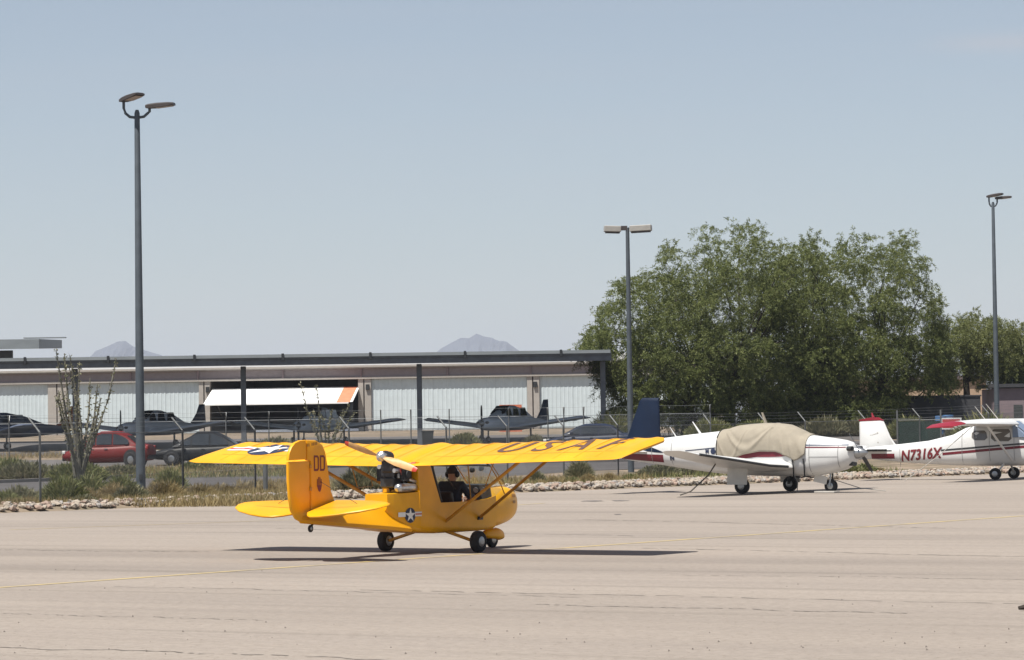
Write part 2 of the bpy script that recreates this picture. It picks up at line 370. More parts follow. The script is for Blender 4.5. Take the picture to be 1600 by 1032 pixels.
def painted(name, p0, p1, wd, mt, kind='structure', z=.016):
    a = gp(*p0, z); b_ = gp(*p1, z); d = (b_ - a).normalized(); nn = Vector((-d.y, d.x, 0)) * wd / 2
    mb = MB(); k = 30
    for i in range(k):
        p = a.lerp(b_, i / k); q = a.lerp(b_, (i + 1) / k); mb.add([p - nn, q - nn, q + nn, p + nn], [(0, 1, 2, 3)])
    return tag(mb.build(name, mt), kind=kind)
painted('painted_line', (-200, 932), (1760, 795), .14, 'yline')
painted('painted_line', (15, 828), (500, 811), .09, 'yline')
painted('painted_line', (800, 790), (850, 786.5), .12, 'yline')
def blob(name, u, v, du, dvv, mt, z=.017):
    c = gp(u, v, z); r1 = du / 4800 * c.y; r2 = dvv * c.y * c.y / (1.9 * 4800)
    pts = []
    for k in range(22):
        a = 2 * math.pi * k / 22; j = 1 + random.uniform(-.3, .3); pts.append((c.x + r1 * j * math.cos(a), c.y + r2 * j * math.sin(a), z))
    mb = MB(); mb.add(pts, [tuple(range(22))]); return tag(mb.build(name, mt), kind='structure')
blob('tar_stain', 925, 783, 18, 1.0, 'tar'); blob('tar_stain', 968, 782.5, 13, .9, 'tar'); blob('tar_stain', 965, 804, 6, .6, 'tar')

def crack(p0, p1, wd, seed):
    r = random.Random(seed); a = gp(*p0, .0155); b_ = gp(*p1, .0155); d = (b_ - a).normalized(); nn = Vector((-d.y, d.x, 0)); k = 70; off = 0; mb = MB(); prev = None
    for i in range(k + 1):
        off = off * .93 + r.uniform(-.05, .05); ww = wd * r.uniform(.3, 1.2); c_ = a.lerp(b_, i / k) + nn * off; cur = (c_ - nn * ww / 2, c_ + nn * ww / 2)
        if prev and r.random() > .12: mb.add([prev[0], cur[0], cur[1], prev[1]], [(0, 1, 2, 3)])
        prev = cur
    tag(mb.build('pavement_crack', 'sealant'), kind='structure')
M['sealant'] = mat('crack_sealant', (.175, .150, .130), .9, var=.25, scale=2)
for i, (p0, p1, wd) in enumerate((((560, 922), (1640, 944), .045), ((840, 944), (1420, 958), .05), ((-20, 1011), (680, 1032), .05), ((180, 916), (900, 934), .03), ((-10, 859), (330, 862), .07), ((430, 826), (1000, 838), .06), ((900, 812), (1500, 826), .07), ((1050, 898), (1620, 905), .04), ((1000, 856), (1620, 871), .06), ((-10, 958), (420, 968), .03))): crack(p0, p1, wd, i)
for i in range(90):                                      # scattered pebbles and chips near the camera
    u = random.uniform(0, 1600); v = random.uniform(880, 1030) if random.random() < .4 else random.gauss(1000, 14); q = gp(min(1600, u), min(1031, v), .015)
    if i == 0: pb = MB()
    sz = random.uniform(.006, .016); pb.add([q + Vector((a * sz, b_ * sz, c_ * sz)) for a, b_, c_ in ((1, 0, 0), (-.3, .9, 0), (-.5, -.8, 0), (0, 0, 1))], [(0, 1, 3), (1, 2, 3), (2, 0, 3)])
tag(pb.build('pebbles', 'sealant', fix=False), kind='stuff')

# ------------------------------------------------------------ rocks along the apron edge
def rock_mesh(name, seed, mt):
    r = random.Random(seed); bm = bmesh.new(); bmesh.ops.create_icosphere(bm, subdivisions=1, radius=.5)
    for q in bm.verts:
        q.co *= r.uniform(.72, 1.15); q.co.z *= .72
    me = bpy.data.meshes.new(name); bm.to_mesh(me); bm.free(); me.materials.append(M[mt]); return me
RM_ = [rock_mesh('rock', i, ('rock1', 'rock1', 'rock2', 'rock1', 'rock3', 'rock1', 'rock2')[i % 7]) for i in range(14)]
bank = MB()
def bankz(t): return .02 + .17 * math.exp(-((t - 1.2) / .9) ** 2)
def bf(u, v):
    s = -40 + 95 * u; t = .02 + 2.9 * v; x, y = edge(s, t); return (x, y, max(zt(y), 0) + (bankz(t) if 0 < v < 1 else 0) + .001)
bank.grid(bf, 60, 8); bank = tag(bank.build('rock_verge', 'dirt'), kind='structure')
cands = []
for i in range(5200):
    s = random.uniform(-22, 46); t = abs(random.gauss(0, 1)) * .85 + .12
    if t > 3: continue
    if s < -2 and (random.random() < .45 or t > 1.3): continue
    x, y = edge(s, t); cands.append((s, t, x, y, random.uniform(.06, .21) * (1.15 if t < .8 else .85)))
vis = [c for c in cands if -.175 < c[2] / c[3] < .175]
vis.sort(key=lambda c: -c[4] / c[3]); keep = vis[:290]; rest = vis[290:]
for (s, t, x, y, sz) in keep:
    o = bpy.data.objects.new('rock', random.choice(RM_)); C.objects.link(o); o.parent = bank
    o.location = (x, y, bankz(t) + sz * .2); o.scale = (sz * random.uniform(.9, 1.5), sz * random.uniform(.8, 1.2), sz * random.uniform(.8, 1.2)); o.rotation_euler = (random.uniform(-.4, .4), random.uniform(-.4, .4), random.uniform(0, 6.28))
mb = MB()
for (s, t, x, y, sz) in rest:
    me = random.choice(RM_); R = Matrix.Rotation(random.uniform(0, 6.28), 3, 'Z') @ Matrix.Rotation(random.uniform(-.5, .5), 3, 'X')
    mb.add([R @ (q.co * sz * random.uniform(.9, 1.15)) + Vector((x, y, bankz(t) + sz * .15)) for q in me.vertices], [tuple(p.vertices) for p in me.polygons], random.choice((0, 0, 1, 2)))
tag(mb.build('small_rocks', ['rock1', 'rock2', 'rock3'], bank, fix=False), kind='stuff')

# ------------------------------------------------------------ mountains
def mountain(label, prof, D, depth=900):
    # prof: (u, v) skyline; a ridge with spurs running towards the viewer
    us = [p[0] for p in prof]; base = 1.92
    def h(u): return max(0, float(np.interp(u, us, [P(p[0], p[1], D).z - base for p in prof])))
    n1, n2 = 70, 16; r = random.Random(len(label)); ph = [r.uniform(0, 6.28) for _ in range(8)]
    def fn(a, b):
        u = us[0] + (us[-1] - us[0]) * a; t = (b - .5) * 2
        rid = sum(math.sin(a * f_ * 6.28 + ph[i] + t * 2.2) / (i + 1.5) for i, f_ in enumerate((5, 9, 14, 23)))
        z = h(u) * (1 - abs(t) ** 1.25) * (1 + .16 * rid * abs(t)) if abs(t) < 1 else 0
        return (X(u, D) + t * 40 * math.sin(a * 12), D + t * depth, base + max(0, z) + (5 * r.uniform(-1, 1) if 0 < abs(t) < .9 and z > 20 else 0) - (2 if abs(t) > .99 else 0))
    mb = MB(); mb.grid(fn, n1, n2); return tag(mb.build('mountain', 'mountain'), kind='structure')
mountain('left', [(60, 662), (110, 600), (150, 549), (170, 541), (185, 534), (197, 533), (210, 542), (225, 547), (255, 556), (300, 600), (360, 662)], 9000)
mountain('right hill', [(560, 662), (640, 590), (690, 545), (705, 537), (722, 528), (735, 529), (747, 521), (757, 526), (770, 528), (780, 533), (792, 533), (802, 541), (830, 560), (900, 610), (980, 662)], 9200)

# ------------------------------------------------------------ hangar row
def build_hangar():
    D0 = 225.0; ang = rad(-7); c0 = P(450, 660, D0); R = Matrix.Rotation(ang, 3, 'Z')
    h = thing('hangar', 'long row of pale hangars behind the carport with one canopy door swung up', 'hangar', (c0.x, D0, 1.9), ang)
    def lx(u): # local x where the ray of column u meets the hangar front
        d = P(u, 640, 1.0); dx, dy = d.x, d.y
        # solve (c0 + R*(x,0)) = t*(dx,dy)
        ca, sa = math.cos(ang), math.sin(ang)
        # c0.x + x ca = t dx ; D0 + x sa = t dy
        t = (c0.x * sa - D0 * ca) / (dx * sa - dy * ca); return (t * dx - c0.x) / ca
    xl, xr = lx(-120), lx(1130)
    piers = [(-120, -105), (75, 88), (90, 104), (311, 318), (320, 328), (560, 568), (570, 580), (824, 832), (834, 843), (1110, 1130)]
    ztop, zl = 4.85, 3.8
    MB().box(((xl + xr) / 2, .25, (zl + .15 + ztop - .25) / 2), (xr - xl, .5, ztop - .25 - zl - .15)).build('wall', 'hwall', h)
    MB().box(((xl + xr) / 2, .20, zl + .075), (xr - xl, .62, .15)).build('lintel', 'htrim', h)
    roof = MB(); roof.prism([(-.28, ztop - .26), (-.28, ztop - .05), (9, ztop + .75), (18.3, ztop - .05), (18.3, ztop - .26)], 'x', xl - .3, xr + .3); roof.build('roof', 'hroof', h)
    MB().box(((xl + xr) / 2, -.34, ztop - .12), (xr - xl + .6, .1, .14)).build('gutter', 'htrim', h)
    MB().box(((xl + xr) / 2, 17.9, ztop / 2), (xr - xl, .2, ztop - .4)).build('back_wall', 'interior', h)
    for s_, xx in ((0, xl + .1), (1, xr - .1)): MB().box((xx, 9.2, 2.2), (.2, 17.2, 4.4)).build('end_wall', 'hwall', h)
    for a in (318, 568): MB().box((lx(a + 1), 9.2, 2.2), (.15, 17.0, 4.4)).build('dividing_wall', 'interior', h)
    MB().box(((lx(318) + lx(568)) / 2, 9, .02), (lx(568) - lx(318), 18, .04)).build('floor', 'concrete', h)
    for a, b_ in piers:
        x0, x1 = lx(a), lx(b_); MB().box(((x0 + x1) / 2, .24, zl / 2), (x1 - x0, .5, zl)).build('pillar', 'htrim', h)
    for a in (-20, 100, 205, 310, 443, 565, 700, 830, 960):    # downpipes and brackets
        MB().box((lx(a), -.06, ztop - .55), (.12, .1, .7)).build('downpipe', 'mauve', h)
    def door(u0, u1, n):
        x0, x1 = lx(u0), lx(u1); wdt = (x1 - x0) / n
        d = MB().box(((x0 + x1) / 2, .22, zl / 2), (x1 - x0, .04, zl - .02)).build('door', 'hdoor', h)
        for k in range(n):
            q = MB(); xa = x0 + k * wdt + .03; xb = x0 + (k + 1) * wdt - .03; nr = max(4, int((xb - xa) / .3)); pr = []
            for i in range(nr):
                s0 = xa + (xb - xa) * i / nr; s1 = xa + (xb - xa) * (i + 1) / nr; dd = s1 - s0
                pr += [(s0, .19), (s0 + dd * .55, .19), (s0 + dd * .65, .175), (s0 + dd * .9, .175)]
            pr += [(xb, .19)]
            vs = [(a, b_, .05) for a, b_ in pr] + [(a, b_, zl - .02) for a, b_ in pr]; m_ = len(pr)
            q.add(vs, [(i, i + 1, i + 1 + m_, i + m_) for i in range(m_ - 1)]); q.build('door_panel', 'hdoor', d)
        return d
    door(-105, 75, 4); door(104, 311, 4); door(580, 824, 5); door(843, 1110, 5)
    for a, b_ in ((88, 90), (318, 320), (568, 570), (832, 834)): MB().box((lx((a + b_) / 2), .42, zl / 2), (lx(b_) - lx(a) + .04, .1, zl)).build('pillar_shadow_gap', 'mauve', h).name = 'pillar_gap_shade'  # darker strips standing in for the shade between paired pillars
    # open bay: one rigid panel swung out and down from its top edge
    x0, x1 = lx(331), lx(561); top = zl - .55; out = 3.2; dr = 1.15
    q = MB(); q.add([(x0, .35, top), (x1, .35, top), (x1, .35 - out, top - dr), (x0, .35 - out, top - dr), (x0, .35, top - .1), (x1, .35, top - .1), (x1, .35 - out, top - dr - .1), (x0, .35 - out, top - dr - .1)],
                    [(0, 3, 2, 1), (4, 5, 6, 7), (0, 1, 5, 4), (2, 3, 7, 6), (1, 2, 6, 5), (3, 0, 4, 7)])
    d = q.build('canopy_door', 'hdoorwhite', h); d['label'] = 'white door panel swung open with one orange stripe'
    def on(a, b_): return (x0 + (x1 - x0) * a, .35 - out * b_, top - dr * b_ + .006)
    q = MB(); q.add([on(.895, 0), on(.985, 0), on(.985, 1), on(.895, 1)][::1], [(0, 1, 2, 3)]); q.build('orange_stripe', 'orange', d)
    for a in (lx(345), lx(548)): MB().tube([(a, .3, 1.3), (a, -1.6, top - .8)], .05).build('door_arm', 'post', h)
    # wall lamps beside the doors
    for a in (834, 322, 572): MB().box((lx(a + 3), -.08, 3.2), (.25, .16, .4), None).build('wall_lamp', 'dark', h)
    return h
build_hangar()

# ------------------------------------------------------------ carport
def build_carport():
    Y0, Y1 = 153.5, 171.0; zb = P(450, 571, Y0).z; xl, xr = X(-60, Y0), X(957, Y0)
    c = thing('carport', 'long dark steel aircraft carport with flat roof on thin posts', 'carport', ((xl + xr) / 2, Y0, zt(Y0)))
    ox, oy, oz = (xl + xr) / 2, Y0, zt(Y0); zb -= oz; hw = (xr - xl) / 2
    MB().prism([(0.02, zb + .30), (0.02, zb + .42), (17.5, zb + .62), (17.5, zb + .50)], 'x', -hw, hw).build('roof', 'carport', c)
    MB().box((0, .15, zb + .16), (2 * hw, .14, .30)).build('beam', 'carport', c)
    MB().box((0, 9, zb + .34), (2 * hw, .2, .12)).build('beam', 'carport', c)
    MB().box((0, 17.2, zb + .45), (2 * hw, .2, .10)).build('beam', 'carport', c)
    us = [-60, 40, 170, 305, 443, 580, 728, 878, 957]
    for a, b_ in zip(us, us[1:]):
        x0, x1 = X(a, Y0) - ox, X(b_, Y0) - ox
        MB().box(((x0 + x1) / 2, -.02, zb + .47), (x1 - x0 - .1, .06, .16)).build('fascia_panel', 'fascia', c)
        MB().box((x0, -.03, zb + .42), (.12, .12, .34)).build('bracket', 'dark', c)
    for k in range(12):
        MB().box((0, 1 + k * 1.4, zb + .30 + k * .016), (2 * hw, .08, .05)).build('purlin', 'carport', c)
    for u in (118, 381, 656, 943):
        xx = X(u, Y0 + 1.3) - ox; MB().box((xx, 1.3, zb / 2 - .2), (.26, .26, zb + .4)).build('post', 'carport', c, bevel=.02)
    # second roof, higher, at the far left
    q = P(120, 530, 150); 
    c2 = thing('canopy_roof', 'higher pale roof edge of another carport at the far left', 'carport', (X(-20, 176), 176, zt(176)))
    z2 = P(60, 545, 176).z - zt(176); xe = X(62, 176) - X(-20, 176)
    MB().prism([(0, z2), (0, z2 + .55), (9, z2 + .75), (9, z2 + .25)], 'x', -8, xe).build('roof', 'fascia', c2)
    MB().box(((xe - 8 - 1.5) / 2, 3, z2 - .3), (xe + 8 - 2.5, .3, .6)).build('beam', 'carport', c2)
    MB().box((xe + .3, .3, z2 + .62), (2.4, .5, .06)).build('gutter', 'fascia', c2)
    for xx in (-7, -1.5): MB().box((xx, 3, z2 / 2), (.25, .25, z2)).build('post', 'carport', c2)
build_carport()

# ------------------------------------------------------------ the yellow aeroplane
YA = rad(33); gY = gp(674.5, 864, 0)
ya = thing('light_airplane', 'yellow fabric pusher ultralight airplane taxiing with a pilot in its open cabin', 'airplane', (gY.x, gY.y, .012), rad(90) - YA)
# local: +x forward, +y left, z up
SS = 4.04; XLE, XTE = .50, -.97
def wz(x, yv):        # wing chord plane
    t = (x - XTE) / (XLE - XTE); return 1.37 + .25 * t + .021 * abs(yv)
RIB = .36
def wing_h(t):        # thickness over chord plane, t from LE 0 to TE 1
    return .135 * (2.2 * math.sqrt(max(t, 0)) - 2.2 * t) * (1 - .35 * t) if t < 1 else 0
def wtop(x, yv):
    t = (XLE - x) / (XLE - XTE); t = min(max(t, 0), 1); ph = (abs(yv) - .25) / RIB
    sag = (math.sin(math.pi * (ph % 1.0))) ** 1.0 * .019 * math.sin(math.pi * min(1, t * 1.35 + .16)) if abs(yv) > .25 else 0
    droop = -.03 * max(0, t - .72) / .28
    return wz(x, yv) + wing_h(t) - sag + droop
def wing_half(sgn):
    T = [0, .006, .02, .05, .09, .14, .2, .28, .36, .45, .54, .63, .70, .73, .80, .88, .95, 1.0]; nS = 84; vs = []; mb = MB()
    rings = []
    for i in range(nS + 1):
        yv = .0 + SS * i / nS; k = max(0, (yv - (SS - .25)) / .25)
        xle = XLE - .24 * (k ** 2.6); xte = XTE + .03 * k ** 2
        ring = []
        th = 1 - .6 * k ** 4
        for t in T:
            x = xle + (xte - xle) * t; t0 = (XLE - x) / (XLE - XTE); z0 = wz(x, yv)
            ring.append(Vector((x, sgn * yv, z0 + (wtop(x, yv) - z0) * th if t > 0 else z0)))
        for t in T[-2:0:-1]:
            x = xle + (xte - xle) * t; ring.append(Vector((x, sgn * yv, wz(x, yv) - .018 * th * math.sin(math.pi * min(1, t * 1.0)) - .006)))
        rings.append(ring)
    mb.rings(rings); return mb.build('wing', 'yellow', ya, 45)
M['tape'] = mat('rib_tape', (.74, .35, .008), .5, var=.15)
wr = wing_half(-1); wl = wing_half(1)
# aileron / flap gap lines on each wing
for s_, o in ((-1, wr), (1, wl)):
    q = MB()
    for (a, b_) in ((.45, 1.95), (1.99, 3.65)):
        def fn(u, v): yv = a + (b_ - a) * u; x = XLE - 1.47 * (.715 + .008 * v); return (x, s_ * yv, wtop(x, yv) + .002)
        q.grid(fn, 20, 1)
    q.build('hinge_line', 'strut', o, fix=False)
for s_, o in ((-1, wr), (1, wl)):
    for k in range(11):
        yc = .25 + RIB * k
        if yc > 3.75: continue
        q = MB(); q.grid(lambda u, v: (XLE - .01 - 1.44 * u ** 1.5, s_ * (yc + (v - .5) * .028), wtop(XLE - .01 - 1.44 * u ** 1.5, yc) + .0035), 14, 1); q.build('rib_tape', 'tape', o, fix=False)
# centre gap cover, raised ridge
q = MB(); q.grid(lambda u, v: (XLE - .02 - 1.40 * u, (v - .5) * .36 + .05, wtop(XLE - .02 - 1.40 * u, .0) + .03 * math.cos((v - .5) * math.pi) + .004), 16, 6); q.build('gap_cover', 'yellow', ya, 40, fix=False)
def onwing(sgn):
    return lambda a, b_: (b_, sgn * a, wtop(b_, a) + .006)
# letters on the right wing: read outboard, tops forward
for ch, yc in zip('USAF', (1.62, 2.21, 2.80, 3.38)):
    vf = text_mesh(ch, 1.05, width=.66, subdiv=3, offset=.008)
    decal('letter', vf, lambda a, b_, yc=yc: (b_ * 1.0 - .10, -(yc + a), wtop(b_ - .10, yc + a) + .007), 'letters', wr)
# star and bars on the left wing
cy, cx = 2.98, -.20
def lw(a, b_, dz=.007): return (b_, a, wtop(b_, a) + dz)
for nm, poly, mt, dz_ in (('insignia_disc', circ(cy, cx, .36), 'navy', .006), ('insignia_bar', rect(cy + .35, cx - .10, cy + .80, cx + .14), 'whiteprint', .006), ('insignia_bar', rect(cy - .80, cx - .10, cy - .35, cx + .14), 'whiteprint', .006),
                      ('insignia_stripe', rect(cy + .36, cx - .02, cy + .80, cx + .05), 'redprint', .010), ('insignia_star', starpoly(cy, cx, .35), 'whiteprint', .012)):
    decal(nm, polyfill(poly, .09), lambda a, b_: lw(a, b_, dz_), mt, wl)
# ---- fuselage tub (open top, real thickness), nose, rear cone
def ushape(x, zb_, zt_, hw, inner=0):
    r = .10; h_ = hw - inner; b0 = zb_ + inner; pts = [(h_, zt_), (h_ + .01, (zt_ + b0) / 2), (h_, b0 + r)]
    for k in range(1, 4): a = k / 4 * math.pi / 2; pts.append((h_ - r + r * math.cos(a), b0 + r - r * math.sin(a)))
    pts.append((h_ - r, b0)); pts = pts + [(-a, b_) for a, b_ in pts[::-1]]
    return [Vector((x, a, b_)) for a, b_ in pts]
st = [(-1.46, .66, .93, .20), (-1.34, .55, .935, .24), (-1.05, .38, .94, .30), (-.77, .33, .95, .34), (-.76, .33, .95, .34), (-.3, .30, .86, .34), (-.22, .30, .77, .34), (.3, .295, .77, .34), (.77, .295, .775, .34), (1.1, .30, .80, .335), (1.34, .315, .84, .325)]
mb = MB()
for i in range(len(st) - 1):
    A = ushape(*st[i]); B = ushape(*st[i + 1]); Ai = ushape(*st[i], .02); Bi = ushape(*st[i + 1], .02); n_ = len(A)
    mb.add(A + B, [(k, k + 1, n_ + k + 1, n_ + k) for k in range(n_ - 1)]); mb.add(Ai + Bi, [(k, n_ + k, n_ + k + 1, k + 1) for k in range(n_ - 1)])
    for k in (0, n_ - 1): mb.add([A[k], B[k], Bi[k], Ai[k]], [(0, 1, 2, 3)])
A = ushape(*st[0]); mb.add(A, [tuple(range(len(A)))])
# deck behind the cabin
mb.add([(-1.46, -.20, .93), (-1.46, .20, .93), (-.77, .34, .95), (-.77, -.34, .95)], [(0, 1, 2, 3)])
body = mb.build('fuselage', 'yellow', ya, 40, fix=False)
mb = MB(); rings = []
for x, zb_, zt_, hw in [(1.33, .312, .845, .325), (1.5, .325, .90, .32), (1.7, .345, .955, .305), (1.9, .38, .975, .275), (2.05, .42, .955, .235), (2.18, .475, .91, .18), (2.27, .53, .85, .125), (2.32, .59, .78, .07), (2.34, .65, .72, .02)]:
    rings.append(sup(x, 0, (zb_ + zt_) / 2, hw, (zt_ - zb_) / 2, 2.7, 24))
mb.rings(rings); nose = mb.build('nose', 'yellow', ya, 60)
# cabin rear side panels rising to the wing
for s_ in (-1, 1):
    mb = MB(); mb.prism([(-.80, .93), (-.86, 1.40), (-.54, 1.42), (-.235, .775), (-.235, .70), (-.80, .70)], 'y', s_ * .345, s_ * .325); mb.build('cabin_panel', 'yellow', ya)
mb = MB(); mb.box((-.80, 0, 1.14), (.03, .64, .50)); mb.build('firewall', 'yellow', ya)
# rear fuselage cone
mb = MB(); rings = []
for x, zb_, zt_, hb, ht in [(-.98, .345, .76, .33, .12), (-1.5, .40, .79, .28, .09), (-2.15, .455, .77, .20, .06), (-2.7, .50, .73, .13, .04), (-3.36, .555, .68, .035, .02)]:
    rings.append([Vector((x, a, b_)) for a, b_ in ((hb, zb_ + .05), (hb - .02, zb_), (-hb + .02, zb_), (-hb, zb_ + .05), (-ht, zt_ - .01), (-ht * .7, zt_), (ht * .7, zt_), (ht, zt_ - .01))])
mb.rings(rings); mb.build('tail_cone', 'yellow2', ya, 30)
# fin and rudder
def FX(x): return .826 * x - .226
def plate(poly, th, name, mt, mid=0.0, par=None):
    poly = [(FX(a), b_) for a, b_ in poly]
    n_ = len(poly); cx_ = sum(p[0] for p in poly) / n_; cz_ = sum(p[1] for p in poly) / n_; mb = MB()
    rings = []
    for yy, s in ((-th / 2, .94), (-th / 2 * .7, .985), (0, 1), (th / 2 * .7, .985), (th / 2, .94)): rings.append([Vector((cx_ + (a - cx_) * s, mid + yy, cz_ + (b_ - cz_) * s)) for a, b_ in poly])
    mb.rings(rings); return mb.build(name, mt, par or ya, 35)
fin = plate([(-2.62, .73), (-2.78, .80), (-2.92, 1.0), (-3.02, 1.4), (-3.08, 1.60), (-3.16, 1.70), (-3.35, 1.765), (-3.62, 1.77), (-3.62, 1.485), (-3.52, 1.475), (-3.52, .62), (-3.3, .62)], .06, 'fin', 'yellow2')
rud = plate([(-3.545, 1.46), (-3.545, .60), (-3.62, .565), (-3.78, .565), (-3.95, .62), (-4.08, .74), (-4.14, .95), (-4.17, 1.2), (-4.17, 1.455)], .05, 'rudder', 'yellow2')
plate([(-3.64, 1.77), (-3.64, 1.485), (-4.17, 1.475), (-4.15, 1.56), (-4.08, 1.66), (-3.97, 1.73), (-3.82, 1.765)], .05, 'rudder', 'yellow2').name = 'rudder_balance'
for z_ in (.72, 1.05, 1.38): MB().box((FX(-3.53), 0, z_), (.05, .07, .05)).build('hinge', 'strut', rud)
fs = lambda a, b_: (a, -.034, b_)
def onfin(vf, x0, z0, name, mt): decal(name, vf, lambda a, b_: (FX(x0) + a, -.034, z0 + b_), mt, fin)
for dx_ in (-.075, .075):
    q = MB(); a0, a1, b0, b1, t_ = -.062, .062, -.115, .115, .03
    ou = [(a0, b0), (a1 - .03, b0), (a1, b0 + .03), (a1, b1 - .03), (a1 - .03, b1), (a0, b1)]; inn = [(a0 + t_, b0 + t_), (a1 - t_ - .012, b0 + t_), (a1 - t_, b0 + t_ + .015), (a1 - t_, b1 - t_ - .015), (a1 - t_ - .012, b1 - t_), (a0 + t_, b1 - t_)]
    q.add([(FX(-3.27) + dx_ + a, -.034, 1.425 + b_) for a, b_ in ou + inn], [(i, (i + 1) % 6, (i + 1) % 6 + 6, i + 6) for i in range(6)]); q.build('fin_letter', 'maroon', fin, fix=False)
M['fade'] = mat('faded_print', (.30, .14, .02), .5)
q = MB()
for i in range(7):
    if i != 2: q.add([(FX(-3.48) - .13 + i * .038 + a, -.034, 1.67 + .004 * i + b_) for a, b_ in rect(0, 0, .024, .045)], [(0, 1, 2, 3)])
q.build('worn_marking', 'fade', fin, fix=False)
# hand-like emblem
em = [rect(-.05 + i * .032, .0, -.032 + i * .032, .09 + .03 * (i in (1, 2))) for i in range(4)]
q = MB()
for pl in em: q.add([(FX(-3.29) + a, -.035, 1.10 + b_) for a, b_ in pl], [(0, 1, 2, 3)])
q.add([(FX(-3.29) + a, -.035, 1.10 + b_) for a, b_ in [(-.055, .0), (.065, .0), (.045, -.07), (.015, -.10), (-.02, -.08)]], [(0, 1, 2, 3, 4)])
q.build('emblem', 'maroon', fin, fix=False)
# tailplane halves
def tz_(x): return .635 + .165 * (x + 3.85)
for s_ in (-1, 1):
    pts = [(-2.62, .05), (-2.70, .35), (-2.82, .72), (-2.94, 1.02), (-3.06, 1.24), (-3.16, 1.35), (-3.27, 1.37), (-3.46, 1.30), (-3.66, 1.1), (-3.82, .80), (-3.90, .52), (-3.88, .34), (-3.76, .22), (-3.52, .07)]
    cx_, cy_ = -3.35, .6; mb = MB(); rings = []
    for dz_, s in ((-.02, .94), (-.012, .99), (0, 1), (.014, .985), (.024, .93)): rings.append([Vector((.826 * (cx_ + (a - cx_) * s) - .39, s_ * (cy_ + (b_ - cy_) * s), tz_(a) + .05 * b_ + dz_ + .01)) for a, b_ in pts])
    mb.rings(rings); o = mb.build('tailplane', 'yellow2', ya, 40)
    q = MB(); q.add([(-3.14, s_ * .1, tz_(-3.32) + .045), (-3.155, s_ * .1, tz_(-3.34) + .045), (-3.155, s_ * 1.25, tz_(-3.34) + .095), (-3.14, s_ * 1.25, tz_(-3.32) + .095)], [(0, 1, 2, 3)]); q.build('hinge_line', 'strut', o)
    MB().tube([(-2.95, s_ * .75, tz_(-3.1) + .06), (-2.9, s_ * .03, 1.15)], .004, 5).build('brace_wire', 'dark', ya)
# tail wheel/skid
MB().tube([(-3.05, 0, .56), (-3.10, 0, .50)], .018).build('tail_skid', 'dark', ya); wheel(ya, (-3.12, 0, .47), .055, .03, name='tail_wheel')
# insignia on the fuselage side
def onside(a, b_, dy=0): return (a, -(float(np.interp(a, [-1.46, -1.34, -1.05, -.77], [.20, .24, .30, .34])) + .016 + dy), b_)
sx0, sz0 = -1.02, .60
for nm, poly, mt, dy in (('insignia_disc', circ(sx0, sz0, .115), 'navy', 0.0), ('insignia_bar', rect(sx0 + .10, sz0 - .02, sx0 + .25, sz0 + .05), 'whiteprint', .001), ('insignia_bar', rect(sx0 - .25, sz0 - .02, sx0 - .10, sz0 + .05), 'whiteprint', .001),
                         ('insignia_stripe', rect(sx0 + .11, sz0 + .005, sx0 + .25, sz0 + .025), 'redprint', .002), ('insignia_star', starpoly(sx0, sz0, .112), 'whiteprint', .003)):
    decal(nm, polyfill(poly, .3), lambda a, b_: onside(a, b_, dy), mt, body)
def onnose(a, b_):     # project on the nose's right side
    x = a; hw = np.interp(x, [1.33, 1.5, 1.7, 1.9, 2.05, 2.18, 2.27], [.325, .32, .305, .275, .235, .18, .125]); zc = np.interp(x, [1.33, 1.9, 2.18], [.58, .68, .69]); hh = np.interp(x, [1.33, 1.9, 2.18], [.266, .297, .217])
    zz = max(-.99, min(.99, (b_ - zc) / hh)); return (x, -(hw * (1 - abs(zz) ** 2.7) ** (1 / 2.7) + .006), b_)
for zz, n_ in ((.80, 4), (.70, 3)):
    q = MB()
    for i in range(n_): q.add([onnose(1.90 + i * .045 + a, zz + b_) for a, b_ in rect(0, 0, .030, .045)], [(0, 1, 2, 3)])
    q.build('worn_marking', 'fade', nose, fix=False)
# struts
for s_ in (-1, 1):
    for (x0, z0, x1, y1) in ((-.1, .48, -.50, 2.10), (.83, .50, .22, 2.30)):
        MB().tube([(x0, s_ * .34, z0), (x1, s_ * y1, wz(x1, y1) - .01)], .018, 8, flat=1.5).build('wing_strut', 'strut', ya, 60)
    MB().box((.83, s_ * .36, .50), (.12, .03, .05)).build('strut_bracket', 'dark', ya)
    MB().tube([(-.28, s_ * 1.2, 1.02), (-.25, s_ * 1.35, 1.40)], .008, 5).build('jury_strut', 'strut', ya)
    MB().tube([(-.28, s_ * 1.2, 1.0), (.2, s_ * 1.25, 1.02), (-.1, s_ * 1.15, 1.42)], .008, 5).build('jury_strut', 'strut', ya)
    # gear leg and main wheel
    MB().tube([(0, s_ * .25, .33), (-.0, s_ * .80, .17)], .026, 8).build('gear_leg', 'strut', ya, 60)
    wheel(ya, (0, s_ * .87, .168), .168, .13, name='main_wheel')
# nose wheel with fairing
wheel(ya, (1.70, 0, .13), .13, .09, name='nose_wheel')
mb = MB(); rings = []
for t in range(13):
    a = math.pi * t / 12; x = 1.74 - .28 * math.cos(a) ; hh = .125 * (math.sin(a) ** .7) * (1.05 if t > 6 else .9) + .004; rings.append(sup(x, 0, .19 + .02 * math.cos(a), .085 * math.sin(a) ** .6 + .003, hh, 2.2, 16, .55))
mb.rings(rings); mb.build('wheel_fairing', 'yellow', ya, 60)
MB().tube([(1.70, 0, .24), (1.66, 0, .36)], .03).build('nose_fork', 'strut', ya)
